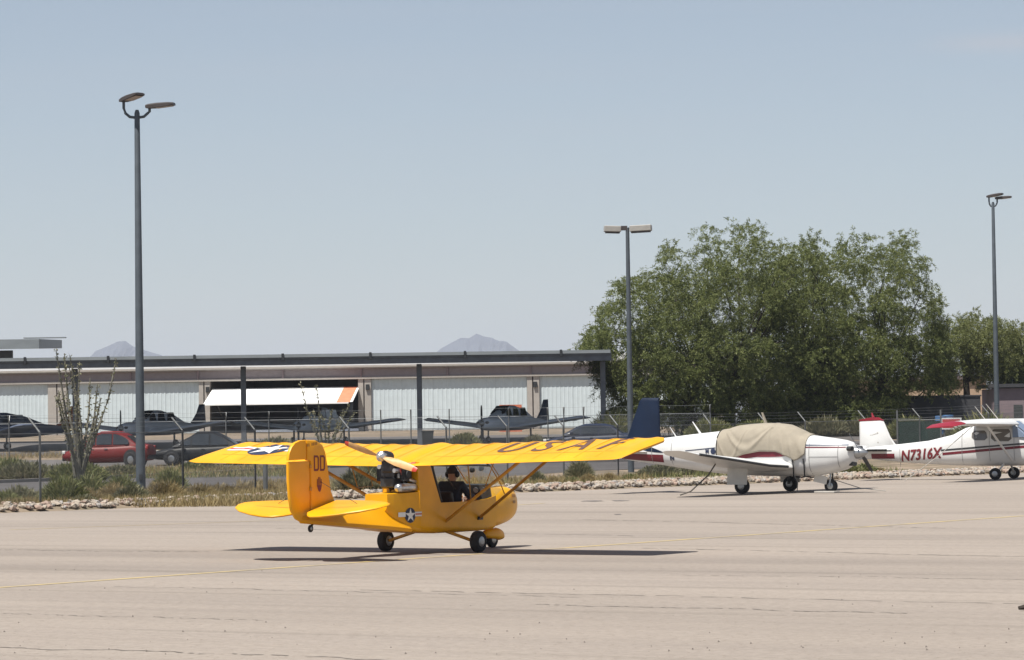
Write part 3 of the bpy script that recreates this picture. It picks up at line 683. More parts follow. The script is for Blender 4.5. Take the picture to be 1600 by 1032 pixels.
# cabin frame tubes and windshield
for s_ in (-1, 1):
    MB().tube([(-.52, s_ * .33, 1.37), (.3, s_ * .33, 1.345), (1.19, s_ * .32, 1.31)], .014).build('frame_tube', 'dark', ya)
    MB().tube([(1.19, s_ * .32, 1.31), (1.48, s_ * .315, 1.04), (1.62, s_ * .305, .86)], .010).build('frame_tube', 'strut', ya)
    MB().tube([(1.19, s_ * .32, 1.31), (.46, s_ * .33, 1.60)], .012).build('frame_tube', 'dark', ya)
    MB().tube([(.55, s_ * .33, 1.34), (.62, s_ * .33, .78)], .010).build('frame_tube', 'strut', ya)
    MB().tube([(-.45, s_ * .33, 1.36), (-.20, s_ * .33, .79)], .018).build('frame_tube', 'dark', ya)
mb = MB()
prof = [(.48, 1.60, .33, 0), (.8, 1.47, .33, .03), (1.19, 1.31, .32, .04), (1.45, 1.10, .315, .05), (1.66, .975, .29, 0.0)]
def ws(u, v):
    k = u * (len(prof) - 1); i = min(int(k), len(prof) - 2); f = k - i; a = [prof[i][j] * (1 - f) + prof[i + 1][j] * f for j in range(4)]
    t = (v - .5) * 2; return (a[0] + .10 * (1 - t * t), t * a[2], a[1] + a[3] * (1 - t * t))
mb.grid(ws, 10, 10); M['wsglass'] = glass('windshield', (.82, .86, .88), .06); mb.build('windshield', 'wsglass', ya, 60, fix=False)
for s_ in (-1,):
    mb = MB(); mb.add([(1.19, s_ * .322, 1.30), (.72, s_ * .335, 1.33), (.92, s_ * .34, .79), (1.34, s_ * .33, .845), (1.52, s_ * .32, .93)], [(0, 1, 2, 3, 4)]); mb.build('side_window', 'wsglass', ya, fix=False)
for (x_, z_) in ((.86, 1.25), (1.12, 1.27)): MB().rings([[Vector((x_ + a, -.20 + r_ * math.cos(k), z_ + r_ * math.sin(k))) for k in [2 * math.pi * i / 12 for i in range(12)]] for a, r_ in ((-.03, .02), (-.02, .04), (.02, .04), (.03, .02))]).build('ceiling_speaker', 'dark', ya, 50)
# instrument panel, seat, stick
MB().box((1.30, 0, .90), (.05, .50, .26), Matrix.Rotation(rad(-15), 3, 'Y')).build('instrument_panel', 'dark', ya, bevel=.01)
for k in range(3): MB().tube([(1.265, -.15 + k * .15, .93), (1.25, -.15 + k * .15, .925)], .045, 14).build('instrument_dial', 'rim', ya)
MB().box((.34, 0, .72), (.08, .40, .42), Matrix.Rotation(rad(-14), 3, 'Y')).build('seat_back', 'dark', ya, bevel=.02)
MB().box((.55, 0, .53), (.48, .42, .08)).build('seat', 'dark', ya, bevel=.02)
MB().tube([(.98, 0, .33), (.93, 0, .76)], .012).build('control_stick', 'dark', ya)
MB().tube([(.30, -.12, 1.12), (.52, -.13, .93), (.60, -.12, .66)], .016, 6, flat=.4).build('seat_belt', 'rim', ya)
# ---- engine and propeller
eng = MB(); eng.box((-1.0, 0, 1.28), (.34, .24, .22)); eng.box((-1.14, 0, 1.36), (.10, .20, .22)); eng = eng.build('engine', 'engine', ya, bevel=.02)
for s_ in (-1, 1):
    for k in range(6): MB().box((-.98 + .0, s_ * (.14 + k * .022), 1.22), (.20, .008, .20)).build('cooling_fin', 'engine', eng)
    MB().tube([(-.98, s_ * .12, 1.22), (-.98, s_ * .28, 1.22)], .06, 12).build('cylinder', 'dark', eng)
MB().box((-.98, 0, 1.10), (.40, .26, .16)).build('engine_mount', 'dark', ya, bevel=.02)
MB().tube([(-.95, -.10, 1.17), (-.92, -.24, 1.14), (-.80, -.28, 1.10), (-.70, -.27, 1.12)], .028, 10).build('exhaust_pipe', 'silver', eng, 50)
mb = MB(); mb.rings([sup(x, -.25, 1.02, r_, r_, 2, 16) for x, r_ in ((-1.28, .01), (-1.26, .055), (-1.20, .068), (-.82, .068), (-.76, .055), (-.74, .01))]); mb.build('muffler', 'silver', eng, 60)
MB().tube([(-.8, .1, 1.0), (-1.1, .12, 1.06), (-1.15, .05, 1.2)], .03, 10).build('intake_hose', 'dark', eng, 60)
MB().tube([(-1.08, -.14, 1.05), (-1.05, -.22, .98)], .05, 12).build('air_filter', 'rim', eng, 50)
for k, (y_, z_) in enumerate(((-.14, 1.40), (-.14, 1.28), (.14, 1.34))):
    MB().tube([(-1.18, y_, z_), (-1.05, y_ * 1.15, z_)], .035, 10).build('pulley', 'silver', eng, 50)
MB().tube([(-.84, -.14, 1.34), (-.84, -.24, 1.34)], .055, 14).build('carburettor', 'silver', eng, 50)
MB().tube([(-.84, -.24, 1.34), (-.84, -.32, 1.34)], .065, 14).build('air_filter', 'redprint', eng, 50)
MB().box((-1.02, -.15, 1.20), (.16, .05, .08)).build('valve_cover', 'rim', eng, bevel=.01)
for k in range(3):
    MB().tube([(-1.12 + k * .10, -.13, 1.40), (-1.10 + k * .10, -.20, 1.33), (-1.06 + k * .08, -.19, 1.22), (-1.0 + k * .05, -.14, 1.12)], .010, 6).build('engine_hose', ('redprint', 'dark', 'rim')[k], eng)
MB().box((-.90, -.20, 1.16), (.10, .05, .10)).build('coil', 'rim', eng, bevel=.01)
for s_ in (-1, 1): MB().tube([(-.80, s_ * .2, .95), (-1.05, s_ * .12, 1.22)], .014, 6).build('engine_mount_tube', 'rim', ya)
prop = MB(); prop.rings([sup(x, 0, 1.50, r_, r_, 2, 18) for x, r_ in ((-1.20, .045), (-1.28, .05), (-1.30, .08), (-1.34, .08), (-1.36, .05), (-1.39, .025))]); prop = prop.build('propeller_hub', 'silver', ya, 50)
MB().tube([(-1.10, 0, 1.48), (-1.22, 0, 1.50)], .09, 14).build('gearbox', 'engine', ya, 40)
for k in range(2):
    # blade lies in the disc at right angles to the fuselage, tip to lower right and upper left
    ang = math.atan2(-.20, .63) + math.pi * k; dy, dzz = -math.cos(ang), math.sin(ang); rings = []
    for r_, ch, tw in ((.06, .05, 1.0), (.16, .10, .75), (.30, .12, .55), (.48, .11, .42), (.62, .09, .35)):
        ax = Vector((-math.sin(tw), 0, 0)); inp = Vector((0, -dzz, dy)) * math.cos(tw); chv = (inp + ax).normalized() * ch / 2; nn = chv.cross(Vector((0, dy, dzz))).normalized() * .010
        c_ = Vector((-1.33, dy * r_, 1.50 + dzz * r_)); rings.append([c_ - chv, c_ - chv * .4 + nn, c_ + chv * .5 + nn, c_ + chv, c_ + chv * .5 - nn, c_ - chv * .4 - nn])
    b_ = MB(); b_.rings(rings); b_ = b_.build('propeller_blade', 'tan_blade', ya, 60)
    rings2 = [rings[-1], [q + Vector((0, dy, dzz)) * .075 for q in rings[-1]]]; rings2[1] = [(q - sum(rings2[1], Vector()) / 6) * .7 + sum(rings2[1], Vector()) / 6 for q in rings2[1]]
    MB().rings(rings2).build('blade_tip', 'redtip', b_, 60)
# ---- pilot
def skin_figure(name, verts, edges, radii, mt, parent, root=0, sub=2):
    me = bpy.data.meshes.new(name); me.from_pydata(verts, edges, []); o = bpy.data.objects.new(name, me); C.objects.link(o)
    s = o.modifiers.new('skin', 'SKIN')
    if not me.skin_vertices:
        me.attributes
    for i, sv in enumerate(me.skin_vertices[0].data): sv.radius = radii[i]; sv.use_root = (i == root)
    s.use_smooth_shade = True; sb = o.modifiers.new('sub', 'SUBSURF'); sb.levels = sub; sb.render_levels = sub
    bpy.context.view_layer.update(); dg = bpy.context.evaluated_depsgraph_get(); m2 = bpy.data.meshes.new_from_object(o.evaluated_get(dg)); m2.materials.clear(); m2.materials.append(M[mt])
    o.modifiers.clear(); o.data = m2; o.parent = parent; return o
PO = Vector((math.sin(YA), math.cos(YA), 0)) * .10
pil = thing('person', 'pilot in a dark navy shirt wearing a black headset inside the yellow airplane', 'person', (gY.x + PO.x, gY.y + PO.y, .012), rad(90) - YA)
V = [(.50, 0, .68), (.47, 0, .84), (.46, 0, 1.00), (.48, 0, 1.07), (.48, -.19, 1.03), (.48, .19, 1.03), (.58, -.25, .86), (.58, .25, .86), (.82, -.20, .82), (.80, .20, .80)]
E = [(0, 1), (1, 2), (2, 3), (2, 4), (2, 5), (4, 6), (5, 7), (6, 8), (7, 9)]
RR = [(.17, .14), (.18, .14), (.18, .13), (.07, .07), (.07, .07), (.07, .07), (.052, .052), (.052, .052), (.038, .038), (.038, .038)]
skin_figure('shirt', V, E, RR, 'shirt', pil)
V = [(.50, 0, .64), (.62, -.10, .64), (.62, .10, .64), (1.02, -.13, .68), (1.02, .13, .68), (1.35, -.12, .42), (1.35, .12, .42), (1.50, -.12, .40), (1.50, .12, .40)]
skin_figure('trousers', V, [(0, 1), (0, 2), (1, 3), (2, 4), (3, 5), (4, 6), (5, 7), (6, 8)], [(.14, .12), (.095, .095), (.095, .095), (.068, .068), (.068, .068), (.05, .05), (.05, .05), (.045, .04), (.045, .04)], 'jeans', pil)
# head, neck, forearms and hands
V = [(.485, 0, 1.02), (.49, 0, 1.09), (.505, 0, 1.14), (.51, 0, 1.20), (.51, 0, 1.26)]
skin_figure('head', V, [(0, 1), (1, 2), (2, 3), (3, 4)], [(.05, .05), (.052, .052), (.075, .07), (.088, .08), (.065, .06)], 'skin', pil)
mb = MB(); mb.rings([[Vector((.595 + .0, a, 1.195 + b_)) for a, b_ in ((-.012, -.02), (.012, -.02), (0, .02))], [Vector((.618, a, 1.185 + b_)) for a, b_ in ((-.008, -.012), (.008, -.012), (0, .0))]]); mb.build('nose', 'skin', pil)
for s_ in (-1, 1):
    V = [(.80, s_ * .20, .81), (.90, s_ * .15, .80), (.935, s_ * .10, .785)]; skin_figure('forearm', V, [(0, 1), (1, 2)], [(.036, .036), (.028, .028), (.034, .024)], 'skin', pil)
    for k in range(4): skin_figure('finger', [(.94, s_ * .10, .80 - k * .018), (.965, s_ * .06, .80 - k * .018), (.945, s_ * .03, .80 - k * .018)], [(0, 1), (1, 2)], [(.009, .009), (.0085, .0085), (.007, .007)], 'skin', pil, sub=1)
    skin_figure('thumb', [(.93, s_ * .09, .81), (.92, s_ * .05, .825), (.925, s_ * .03, .82)], [(0, 1), (1, 2)], [(.010, .010), (.009, .009), (.008, .008)], 'skin', pil, sub=1)
    mb = MB(); mb.rings([[Vector((.50 + r_ * math.cos(a), s_ * yy, 1.19 + 1.2 * r_ * math.sin(a))) for a in [2 * math.pi * i / 12 for i in range(12)]] for yy, r_ in ((.075, .04), (.095, .045), (.115, .035))]); mb.build('ear_cup', 'strap', pil, 50)
MB().tube([(.50, .10 * math.cos(a), 1.20 + .115 * math.sin(a)) for a in [math.pi * i / 10 for i in range(11)]], .012).build('headband', 'strap', pil)
mb = MB(); mb.rings([[Vector((.495 + r_ * 1.05 * math.cos(a), r_ * .9 * math.sin(a), z_)) for a in [2 * math.pi * i / 16 for i in range(16)]] for z_, r_ in ((1.20, .093), (1.25, .092), (1.28, .08), (1.30, .055), (1.31, .01))]); mb.build('hair', 'hair', pil, 60)
# ------------------------------------------------------------ white low-wing aeroplane with a canvas cover
def fus(stations, name, mt, parent, n=24, smooth=60):   # (x, zb, zt, hw, power)
    mb = MB(); mb.rings([sup(x, 0, (a + b_) / 2, hw, (b_ - a) / 2, p, n) for x, a, b_, hw, p in stations]); return mb.build(name, mt, parent, smooth)
def finshape(poly, th, name, mt, par, cy=0):
    n_ = len(poly); cx_ = sum(p[0] for p in poly) / n_; cz_ = sum(p[1] for p in poly) / n_; mb = MB()
    mb.rings([[Vector((cx_ + (a - cx_) * s, cy + yy, cz_ + (b_ - cz_) * s)) for a, b_ in poly] for yy, s in ((-th / 2, .9), (-th / 4, .98), (0, 1), (th / 4, .98), (th / 2, .9))])
    return mb.build(name, mt, par, 35)
gM = gp(1198, 771, 0); aM = rad(-33)
mo = thing('parked_airplane', 'white low wing airplane with navy tail and canvas over its cabin', 'airplane', (gM.x, gM.y, .012), aM)
MS = [(-4.9, 1.02, 1.25, .03, 2), (-4.4, .93, 1.40, .10, 2), (-3.4, .80, 1.56, .22, 2.1), (-2.4, .66, 1.66, .36, 2.2), (-1.6, .56, 1.73, .48, 2.3), (-.8, .50, 1.80, .54, 2.4), (0, .47, 1.82, .56, 2.5), (.8, .46, 1.78, .56, 2.6), (1.5, .46, 1.60, .54, 2.7), (2.1, .54, 1.52, .47, 2.5), (2.5, .64, 1.46, .40, 2.4), (2.72, .76, 1.39, .31, 2.3), (2.82, .88, 1.30, .20, 2.1)]
bodyM = fus(MS, 'fuselage', 'white', mo, 28)
def mside(x, z, off=.006, side=-1):
    xs_ = [m_[0] for m_ in MS]; zb_ = np.interp(x, xs_, [m_[1] for m_ in MS]); zt_ = np.interp(x, xs_, [m_[2] for m_ in MS]); hw = np.interp(x, xs_, [m_[3] for m_ in MS]); p = np.interp(x, xs_, [m_[4] for m_ in MS])
    t = (z - (zb_ + zt_) / 2) / ((zt_ - zb_) / 2); t = max(-.995, min(.995, t)); return (x, side * (hw * (1 - abs(t) ** p) ** (1 / p) + off), z)
def strip(name, pts, wd, mt, par, sidefn, n=30):   # painted band along a side: pts (x, z)
    for side in (-1, 1):
        mb = MB()
        def fn(u, v):
            x = pts[0][0] + (pts[-1][0] - pts[0][0]) * u; z = float(np.interp(x, [p[0] for p in pts], [p[1] for p in pts])); ww = wd(u) if callable(wd) else wd
            return sidefn(x, z + (v - .5) * ww, .006, side)
        mb.grid(fn, n, 4); mb.build(name, mt, par, fix=False)
strip('stripe', [(-4.7, 1.06), (-3.2, .98)], lambda u: .16 + .06 * u, 'maroonpaint', bodyM, mside)
strip('tail_band', [(-4.85, 1.26), (-3.9, 1.30), (-3.2, 1.16)], lambda u: .34 * (1 - u) ** .8 + .02, 'navyfin', bodyM, mside)
strip('stripe', [(-1.0, .96), (0, 1.10), (1.2, 1.08)], lambda u: .17 * math.sin(math.pi * u) ** .5 + .01, 'maroonpaint', bodyM, mside)
strip('stripe', [(1.45, 1.33), (2.7, 1.32)], .035, 'bluegrey', bodyM, mside); strip('stripe', [(1.45, 1.27), (2.65, 1.26)], .03, 'maroonpaint', bodyM, mside)
vf = text_mesh('N', .22, width=.9, subdiv=3, offset=.01); decal('registration', vf, lambda a, b_: mside(-2.88 + a, 1.0 + b_, .014), 'navy', bodyM)
vf = text_mesh('M', .15, width=1.0, subdiv=3, offset=.01); decal('registration', vf, lambda a, b_: mside(-1.62 + a, 1.18 + b_, .014), 'navy', bodyM)
decal('navy_spot', polyfill(circ(-1.42, 1.18, .085, 14), .1), lambda a, b_: mside(a, b_, .010), 'navy', bodyM)
strip('pinstripe', [(-2.4, 1.20), (-1.35, 1.28)], .022, 'navy', bodyM, mside)
finshape([(-3.15, 1.52), (-3.42, 1.62), (-3.44, 2.72), (-4.0, 2.73), (-4.08, 2.65), (-4.62, 1.35), (-4.6, 1.1), (-4.2, 1.0), (-3.6, 1.4)], .10, 'fin', 'navyfin', mo)
for s_ in (-1, 1):
    o = loft_wing([(1.15, s_ * .40, .70, 1.95, .14, .02), (.95, s_ * 1.6, .78, 1.65, .11, .02), (.60, s_ * 4.9, 1.14, 1.0, .06, .01), (.50, s_ * 5.35, 1.22, .75, .035, 0), (.35, s_ * 5.48, 1.25, .4, .015, 0)], 'wing', 'white', mo)
    MB().tube([(1.165, s_ * .9, .742), (.97, s_ * 1.6, .785), (.615, s_ * 4.85, 1.138)], .035, 8).build('leading_edge', 'dark', o, 60)
    loft_wing([(-3.75, s_ * .05, 1.18, .95, .05, 0), (-3.95, s_ * 1.75, 1.20, .6, .03, 0)], 'tailplane', 'white', mo)
    # main gear
    wheel(mo, (0, s_ * 1.42, .22), .22, .15, name='main_wheel'); MB().tube([(0, s_ * 1.3, .22), (.05, s_ * 1.25, .85)], .035).build('gear_leg', 'dark', mo)
    MB().box((-.08, s_ * 1.54, .54), (.62, .02, .56), Matrix.Rotation(rad(s_ * 6), 3, 'X')).build('gear_door', 'underside', mo)
wheel(mo, (2.02, 0, .19), .19, .13, name='nose_wheel'); MB().tube([(2.02, .09, .19), (2.05, .05, .55)], .025).build('nose_fork', 'dark', mo); MB().tube([(2.02, -.09, .19), (2.05, -.05, .60)], .025).build('nose_fork', 'rim', mo)
MB().box((1.75, -.10, .38), (.40, .02, .22), Matrix.Rotation(rad(12), 3, 'Y')).build('gear_door', 'underside', mo)
mb = MB(); mb.rings([sup(x, 0, 1.10, r_, r_, 2, 20) for x, r_ in ((2.80, .17), (2.9, .165), (3.02, .12), (3.12, .06), (3.17, .01))]); mb.build('spinner', 'rim', mo, 60)
for k in range(2):
    an = rad(38) + math.pi * k; dy, dz_ = -math.cos(an), math.sin(an); rings = []
    for r_, ch in ((.1, .07), (.3, .11), (.55, .11), (.75, .09), (.86, .05)):
        c_ = Vector((2.95, dy * r_, 1.10 + dz_ * r_)); a = Vector((.55, -dz_ * .83, dy * .83)) * ch / 2; rings.append([c_ - a, c_ + Vector((.012, 0, 0)), c_ + a, c_ - Vector((.012, 0, 0))])
    MB().rings(rings).build('propeller_blade', 'dark', mo, 60)
for s_ in (-1, 1): MB().rings([sup(x, s_ * .28, 1.22, .10, .065, 2.5, 12) for x in (2.70, 2.835)]).build('air_intake', 'dark', mo)
MB().rings([sup(x, -.05, .80, .14, .06, 2.5, 12) for x in (2.4, 2.79)]).build('air_intake', 'dark', mo)
MB().tube([(-2.1, 0, 1.68), (-2.35, 0, 2.02)], [.035, .015], 6).build('antenna', 'white', mo); MB().tube([(-2.9, 0, 1.60), (-3.1, 0, 1.88)], [.02, .008], 6).build('antenna', 'white', mo)
MB().tube([(.05, 0, 1.85), (-.1, 0, 2.25)], [.10, .06], 6, flat=.3).build('antenna', 'cream', mo)
M['seam'] = mat('panel_seam', (.22, .22, .22), .6)
def seam(par, fn, x, z0, z1, x2=None, nm='panel_seam'):
    mb = MB(); mb.grid(lambda u, v: fn(x + ((x2 or x) - x) * u + (v - .5) * .014, z0 + (z1 - z0) * u, .007), 12, 1); mb.build(nm, 'seam', par, fix=False)
seam(bodyM, mside, 1.62, .52, 1.56); seam(bodyM, mside, 2.45, .70, 1.42); seam(bodyM, mside, -2.9, .80, 1.55); seam(bodyM, mside, -3.6, .86, 1.48)
mb = MB(); mb.grid(lambda u, v: mside(1.62 + .83 * u, 1.0 + (v - .5) * .014, .007), 10, 1); mb.build('panel_seam', 'seam', bodyM, fix=False)
# the cover: its own thing, cloth draped over the cabin
cv = thing('airplane_cover', 'tan canvas cover strapped over the cabin of the white low wing airplane', 'cover', (gM.x, gM.y, .012), aM)
def cover_fn(u, v):
    x = -1.30 + 2.82 * u; a = (v - .5) * 2; aa = abs(a)
    xs_ = [m_[0] for m_ in MS]; zb_ = np.interp(x, xs_, [m_[1] for m_ in MS]); zt_ = np.interp(x, xs_, [m_[2] for m_ in MS]) + .11 * math.sin(math.pi * min(1, max(0, (u - .08) / .84))) ** .7; hw = np.interp(x, xs_, [m_[3] for m_ in MS])
    zc, hh = (zb_ + zt_) / 2, (zt_ - zb_) / 2 + .035; p = 2.3
    zbot = float(np.interp(u, [0, .18, .32, .5, .68, .80, .89, .95, 1], [.93, .96, 1.08, 1.16, 1.15, 1.02, .90, .98, 1.08]))
    t = max(-.98, min(.98, (zbot - zc) / hh)); amax = math.acos(math.copysign(abs(t) ** (p / 2), t))
    ang = a * amax; ca, sa = math.cos(ang), math.sin(ang)
    y = math.copysign(abs(sa) ** (2 / p), sa) * (hw + .05); z = zc + math.copysign(abs(ca) ** (2 / p), ca) * hh
    def ridge(d, w_): return math.exp(-(d / w_) ** 2)
    f_ = .030 * ridge(aa - (.93 - .42 * ((u - .36) / .22) ** 2), .045) * (aa > .35) + .024 * ridge(aa - (1.0 - .5 * ((u - .16) / .16) ** 2), .04) * (aa > .4) - .016 * ridge(aa - (.80 - .42 * ((u - .36) / .22) ** 2), .06) * (aa > .3)
    f_ += .022 * math.sin(62 * u - 9 * aa) * max(0, (aa - .5) * 2) * min(1, max(0, (u - .58) * 6)) + .012 * ridge(u - .60, .012) + .010 * math.sin(11 * u + 4 * aa)
    return (x, y * (1 + f_ * 2.0), z + f_ * (1 - aa))
mb = MB(); mb.grid(cover_fn, 130, 70); cvo = mb.build('canvas', 'cream', cv, 80, fix=False)
so_ = cvo.modifiers.new('thick', 'SOLIDIFY'); so_.thickness = .012; so_.offset = 1
for x_ in (1.12, 1.46): MB().tube([(x_, -.575, .96), (x_ + .03, -.57, .75), (x_ - .02, -.45, .46), (x_, 0, .43), (x_, .45, .46), (x_, .57, .9)], .022, 6).build('strap', 'strap', cv)
for (pts, nm) in (([(1.18, -.56, .48), (1.30, -.60, .30), (1.28, -.62, .02)], 'strap'),): MB().tube(pts, .015, 6).build(nm, 'strap', cv)
for x_ in (-1.3,): MB().tube([cover_fn(.003, v / 20) for v in range(21)], .018, 6).build('hem', 'strap', cv)
# tie-down ropes
def rope(label, pts, r, mt='rope'):
    o = MB().tube(pts, r, 6).build('tie_down_rope', mt); return tag(o, label, 'rope')
MW = Matrix.Translation((gM.x, gM.y, .012)) @ Matrix.Rotation(aM, 4, 'Z')
rope('dark slack rope from the near wing of the canvas covered airplane to the apron', [MW @ Vector(p) for p in ((-.55, 2.6, .8), )][:0] + [MW @ Vector(p) for p in ((.0, -2.9, .86), (-.18, -3.0, .55), (-.45, -3.1, .30), (-.62, -3.2, .12), (-.9, -3.3, .02))], .022)
rope('thin pale rope from the nose gear of the canvas covered airplane', [MW @ Vector(p) for p in ((2.1, .1, .35), (2.6, .6, .12), (3.1, 1.2, .02))], .012, 'ropelight')
o = MB().box((0, 0, 0), (.62, .34, .05)).build('wheel_chock', 'ropelight', bevel=.01); q = MW @ Vector((2.0, -.22, .028)); o.location = q; o.rotation_euler = (0, 0, aM); tag(o, 'flat pale chock board against the nose wheel of the white low wing airplane', 'wheel chock')

# ------------------------------------------------------------ white high-wing aeroplane at the right edge
gC = gp(1570, 750, 0); aC = rad(-27)
ce = thing('parked_airplane', 'white high wing airplane with red wing tips and maroon registration N7316X', 'airplane', (gC.x, gC.y, .012), aC)
CS = [(-5.15, .78, 1.02, .05, 2), (-4.6, .70, 1.12, .12, 2.1), (-3.6, .60, 1.20, .22, 2.3), (-2.6, .52, 1.30, .33, 2.5), (-1.7, .47, 1.50, .42, 2.8), (-1.25, .46, 1.72, .46, 3), (-.8, .45, 1.82, .50, 3.2), (.35, .45, 1.84, .51, 3.2), (.85, .46, 1.50, .50, 3), (1.0, .46, 1.36, .49, 2.8), (1.6, .50, 1.32, .45, 2.6), (1.95, .60, 1.26, .36, 2.4), (2.0, .7, 1.18, .28, 2.2)]
bodyC = fus(CS, 'fuselage', 'white', ce, 28)
def cside(x, z, off=.006, side=-1):
    xs_ = [m_[0] for m_ in CS]; zb_ = np.interp(x, xs_, [m_[1] for m_ in CS]); zt_ = np.interp(x, xs_, [m_[2] for m_ in CS]); hw = np.interp(x, xs_, [m_[3] for m_ in CS]); p = np.interp(x, xs_, [m_[4] for m_ in CS])
    t = (z - (zb_ + zt_) / 2) / ((zt_ - zb_) / 2); t = max(-.995, min(.995, t)); return (x, side * (hw * (1 - abs(t) ** p) ** (1 / p) + off), z)
strip('stripe', [(-2.05, .98), (.9, 1.18), (1.9, 1.16)], .055, 'dark', bodyC, cside); strip('stripe', [(-2.0, .86), (.9, 1.08), (1.9, 1.07)], .085, 'maroonpaint', bodyC, cside)
strip('stripe', [(-4.6, .80), (-3.75, .80)], .17, 'maroonpaint', bodyC, cside); strip('stripe', [(-5.0, .98), (-3.85, .985)], .035, 'dark', bodyC, cside)
vf = text_mesh('N7316X', .50, shear=.18, width=.84, subdiv=4, offset=.014)
decal('registration', vf, lambda a, b_: cside(-2.80 + a, .83 + .075 * a + b_, .014), 'maroon', bodyC)
for x_, a, b_ in ((-.34, .62, 1.72), (.50, .62, 1.66), (-1.3, .50, 1.62), (-3.55, .62, 1.18), (1.02, .50, 1.34)): seam(bodyC, cside, x_, a, b_)
f_ = finshape([(-3.72, 1.12), (-3.95, 1.45), (-4.18, 1.98), (-4.28, 2.02), (-5.02, 1.99), (-5.05, 1.95), (-5.05, 1.15), (-4.9, 1.0)], .09, 'fin', 'white', ce)
finshape([(-4.16, 2.00), (-4.35, 2.10), (-4.60, 2.11), (-5.08, 2.03), (-5.06, 1.985)], .085, 'fin_tip', 'redpaint', ce)
MB().tube([(-4.55, 0, 2.1), (-4.60, 0, 2.26)], [.05, .02], 8).build('beacon', 'redpaint', ce)
q = MB()
for i, (a, b_, hh) in enumerate(((-.16, 0, .02), (-.10, .005, .02), (-.04, .02, .03), (.02, .035, .03), (.08, .05, .05))): q.add([(-4.50 + a + x, -.048, 1.50 + b_ + z) for x, z in rect(0, 0, .05, hh)], [(0, 1, 2, 3)])
q.add([(-4.38 + x, -.048, 1.26 + z) for x, z in circ(0, 0, .03, 8)], [tuple(range(8))]); q.build('faded_marking', 'ropelight', f_, fix=False)
for s_ in (-1, 1):
    o = loft_wing([(.62, s_ * .3, 1.81, 1.55, .13, .02), (.60, s_ * 2.4, 1.83, 1.50, .12, .02), (.25, s_ * 4.6, 1.85, 1.12, .08, .01)], 'wing', 'white', ce)
    loft_wing([(.25, s_ * 4.605, 1.85, 1.12, .08, .01), (.20, s_ * 4.8, 1.83, 1.10, .07, .03), (.02, s_ * 5.05, 1.77, .95, .03, .05)], 'wing_tip', 'redpaint', o)
    t_ = loft_wing([(-4.05, s_ * .08, 1.02, .95, .05, 0), (-4.25, s_ * 1.45, 1.03, .62, .03, 0)], 'tailplane', 'white', ce)
    MB().tube([(-4.04, s_ * .1, 1.02), (-4.24, s_ * 1.45, 1.03)], .022, 6).build('leading_edge', 'dark', t_)
    MB().tube([(.42, s_ * .50, .62), (.15, s_ * 2.25, 1.81)], .045, 8, flat=.6).build('wing_strut', 'white', ce, 60)
    wheel(ce, (0, s_ * .98, .20), .20, .14, name='main_wheel'); MB().tube([(.1, s_ * .35, .52), (.02, s_ * .9, .22)], .035, 6).build('gear_leg', 'underside', ce)
    for (a, b_, c_, d_, mtn) in ((-.95, -.40, 1.30, 1.62, 'cabin_window'), (-.28, .42, 1.26, 1.66, 'door_window')):
        mb = MB(); P8 = [(a + .12, c_), (b_ - .10, c_), (b_, c_ + .08), (b_ - .05, d_ - .06), (b_ - .12, d_), (a + .08, d_), (a, d_ - .08), (a, c_ + .10)]
        mb.add([cside(x, z, .012, s_) for x, z in P8], [tuple(range(8))]); mb.build(mtn, 'glassgrey', ce, fix=False)
mb = MB()
mb.grid(lambda u, v: (.42 + .50 * u + .05, (v - .5) * .96, 1.88 - .40 * u + .04 * math.sin(math.pi * v)), 6, 6); mb.build('windshield_cover', 'bluecover', ce, 60, fix=False)
for s_ in (-1, 1):
    mb = MB(); mb.add([(.46, s_ * .52, 1.84), (.46, s_ * .53, 1.38), (.95, s_ * .52, 1.40), (.92, s_ * .49, 1.50)], [(0, 1, 2, 3)]); mb.build('windshield_cover', 'bluecover', ce, fix=False)
mb = MB(); mb.rings([sup(x, 0, .95, r_, r_, 2, 16) for x, r_ in ((1.96, .16), (2.08, .13), (2.22, .02))]); mb.build('spinner', 'white', ce, 60)
for k in range(2): MB().box((2.06, (k * 2 - 1) * .45, .95), (.03, .85, .11)).build('propeller_blade', 'dark', ce)
wheel(ce, (1.45, 0, .19), .19, .13, name='nose_wheel'); MB().tube([(1.45, 0, .3), (1.4, 0, .6)], .04).build('nose_fork', 'underside', ce)
MB().tube([(-.2, .0, 2.0), (-.6, 0, 2.5)], [.02, .008], 6).build('antenna', 'ropelight', ce); MB().tube([(-.7, .2, 1.98), (-1.05, .2, 2.42)], [.02, .008], 6).build('antenna', 'ropelight', ce)
CW = Matrix.Translation((gC.x, gC.y, .012)) @ Matrix.Rotation(aC, 4, 'Z')
rope('long pale rope slanting from the strut of the high wing airplane to the apron', [CW @ Vector(p) for p in ((-.2, -2.3, 1.85), (-1.3, -2.9, .8), (-2.3, -3.3, .02))], .012, 'ropelight')
rope('short pale rope hanging from the tail of the white high wing airplane', [CW @ Vector(p) for p in ((-3.6, 0, .6), (-3.62, -.1, .25), (-3.5, -.3, .02))], .012, 'ropelight')

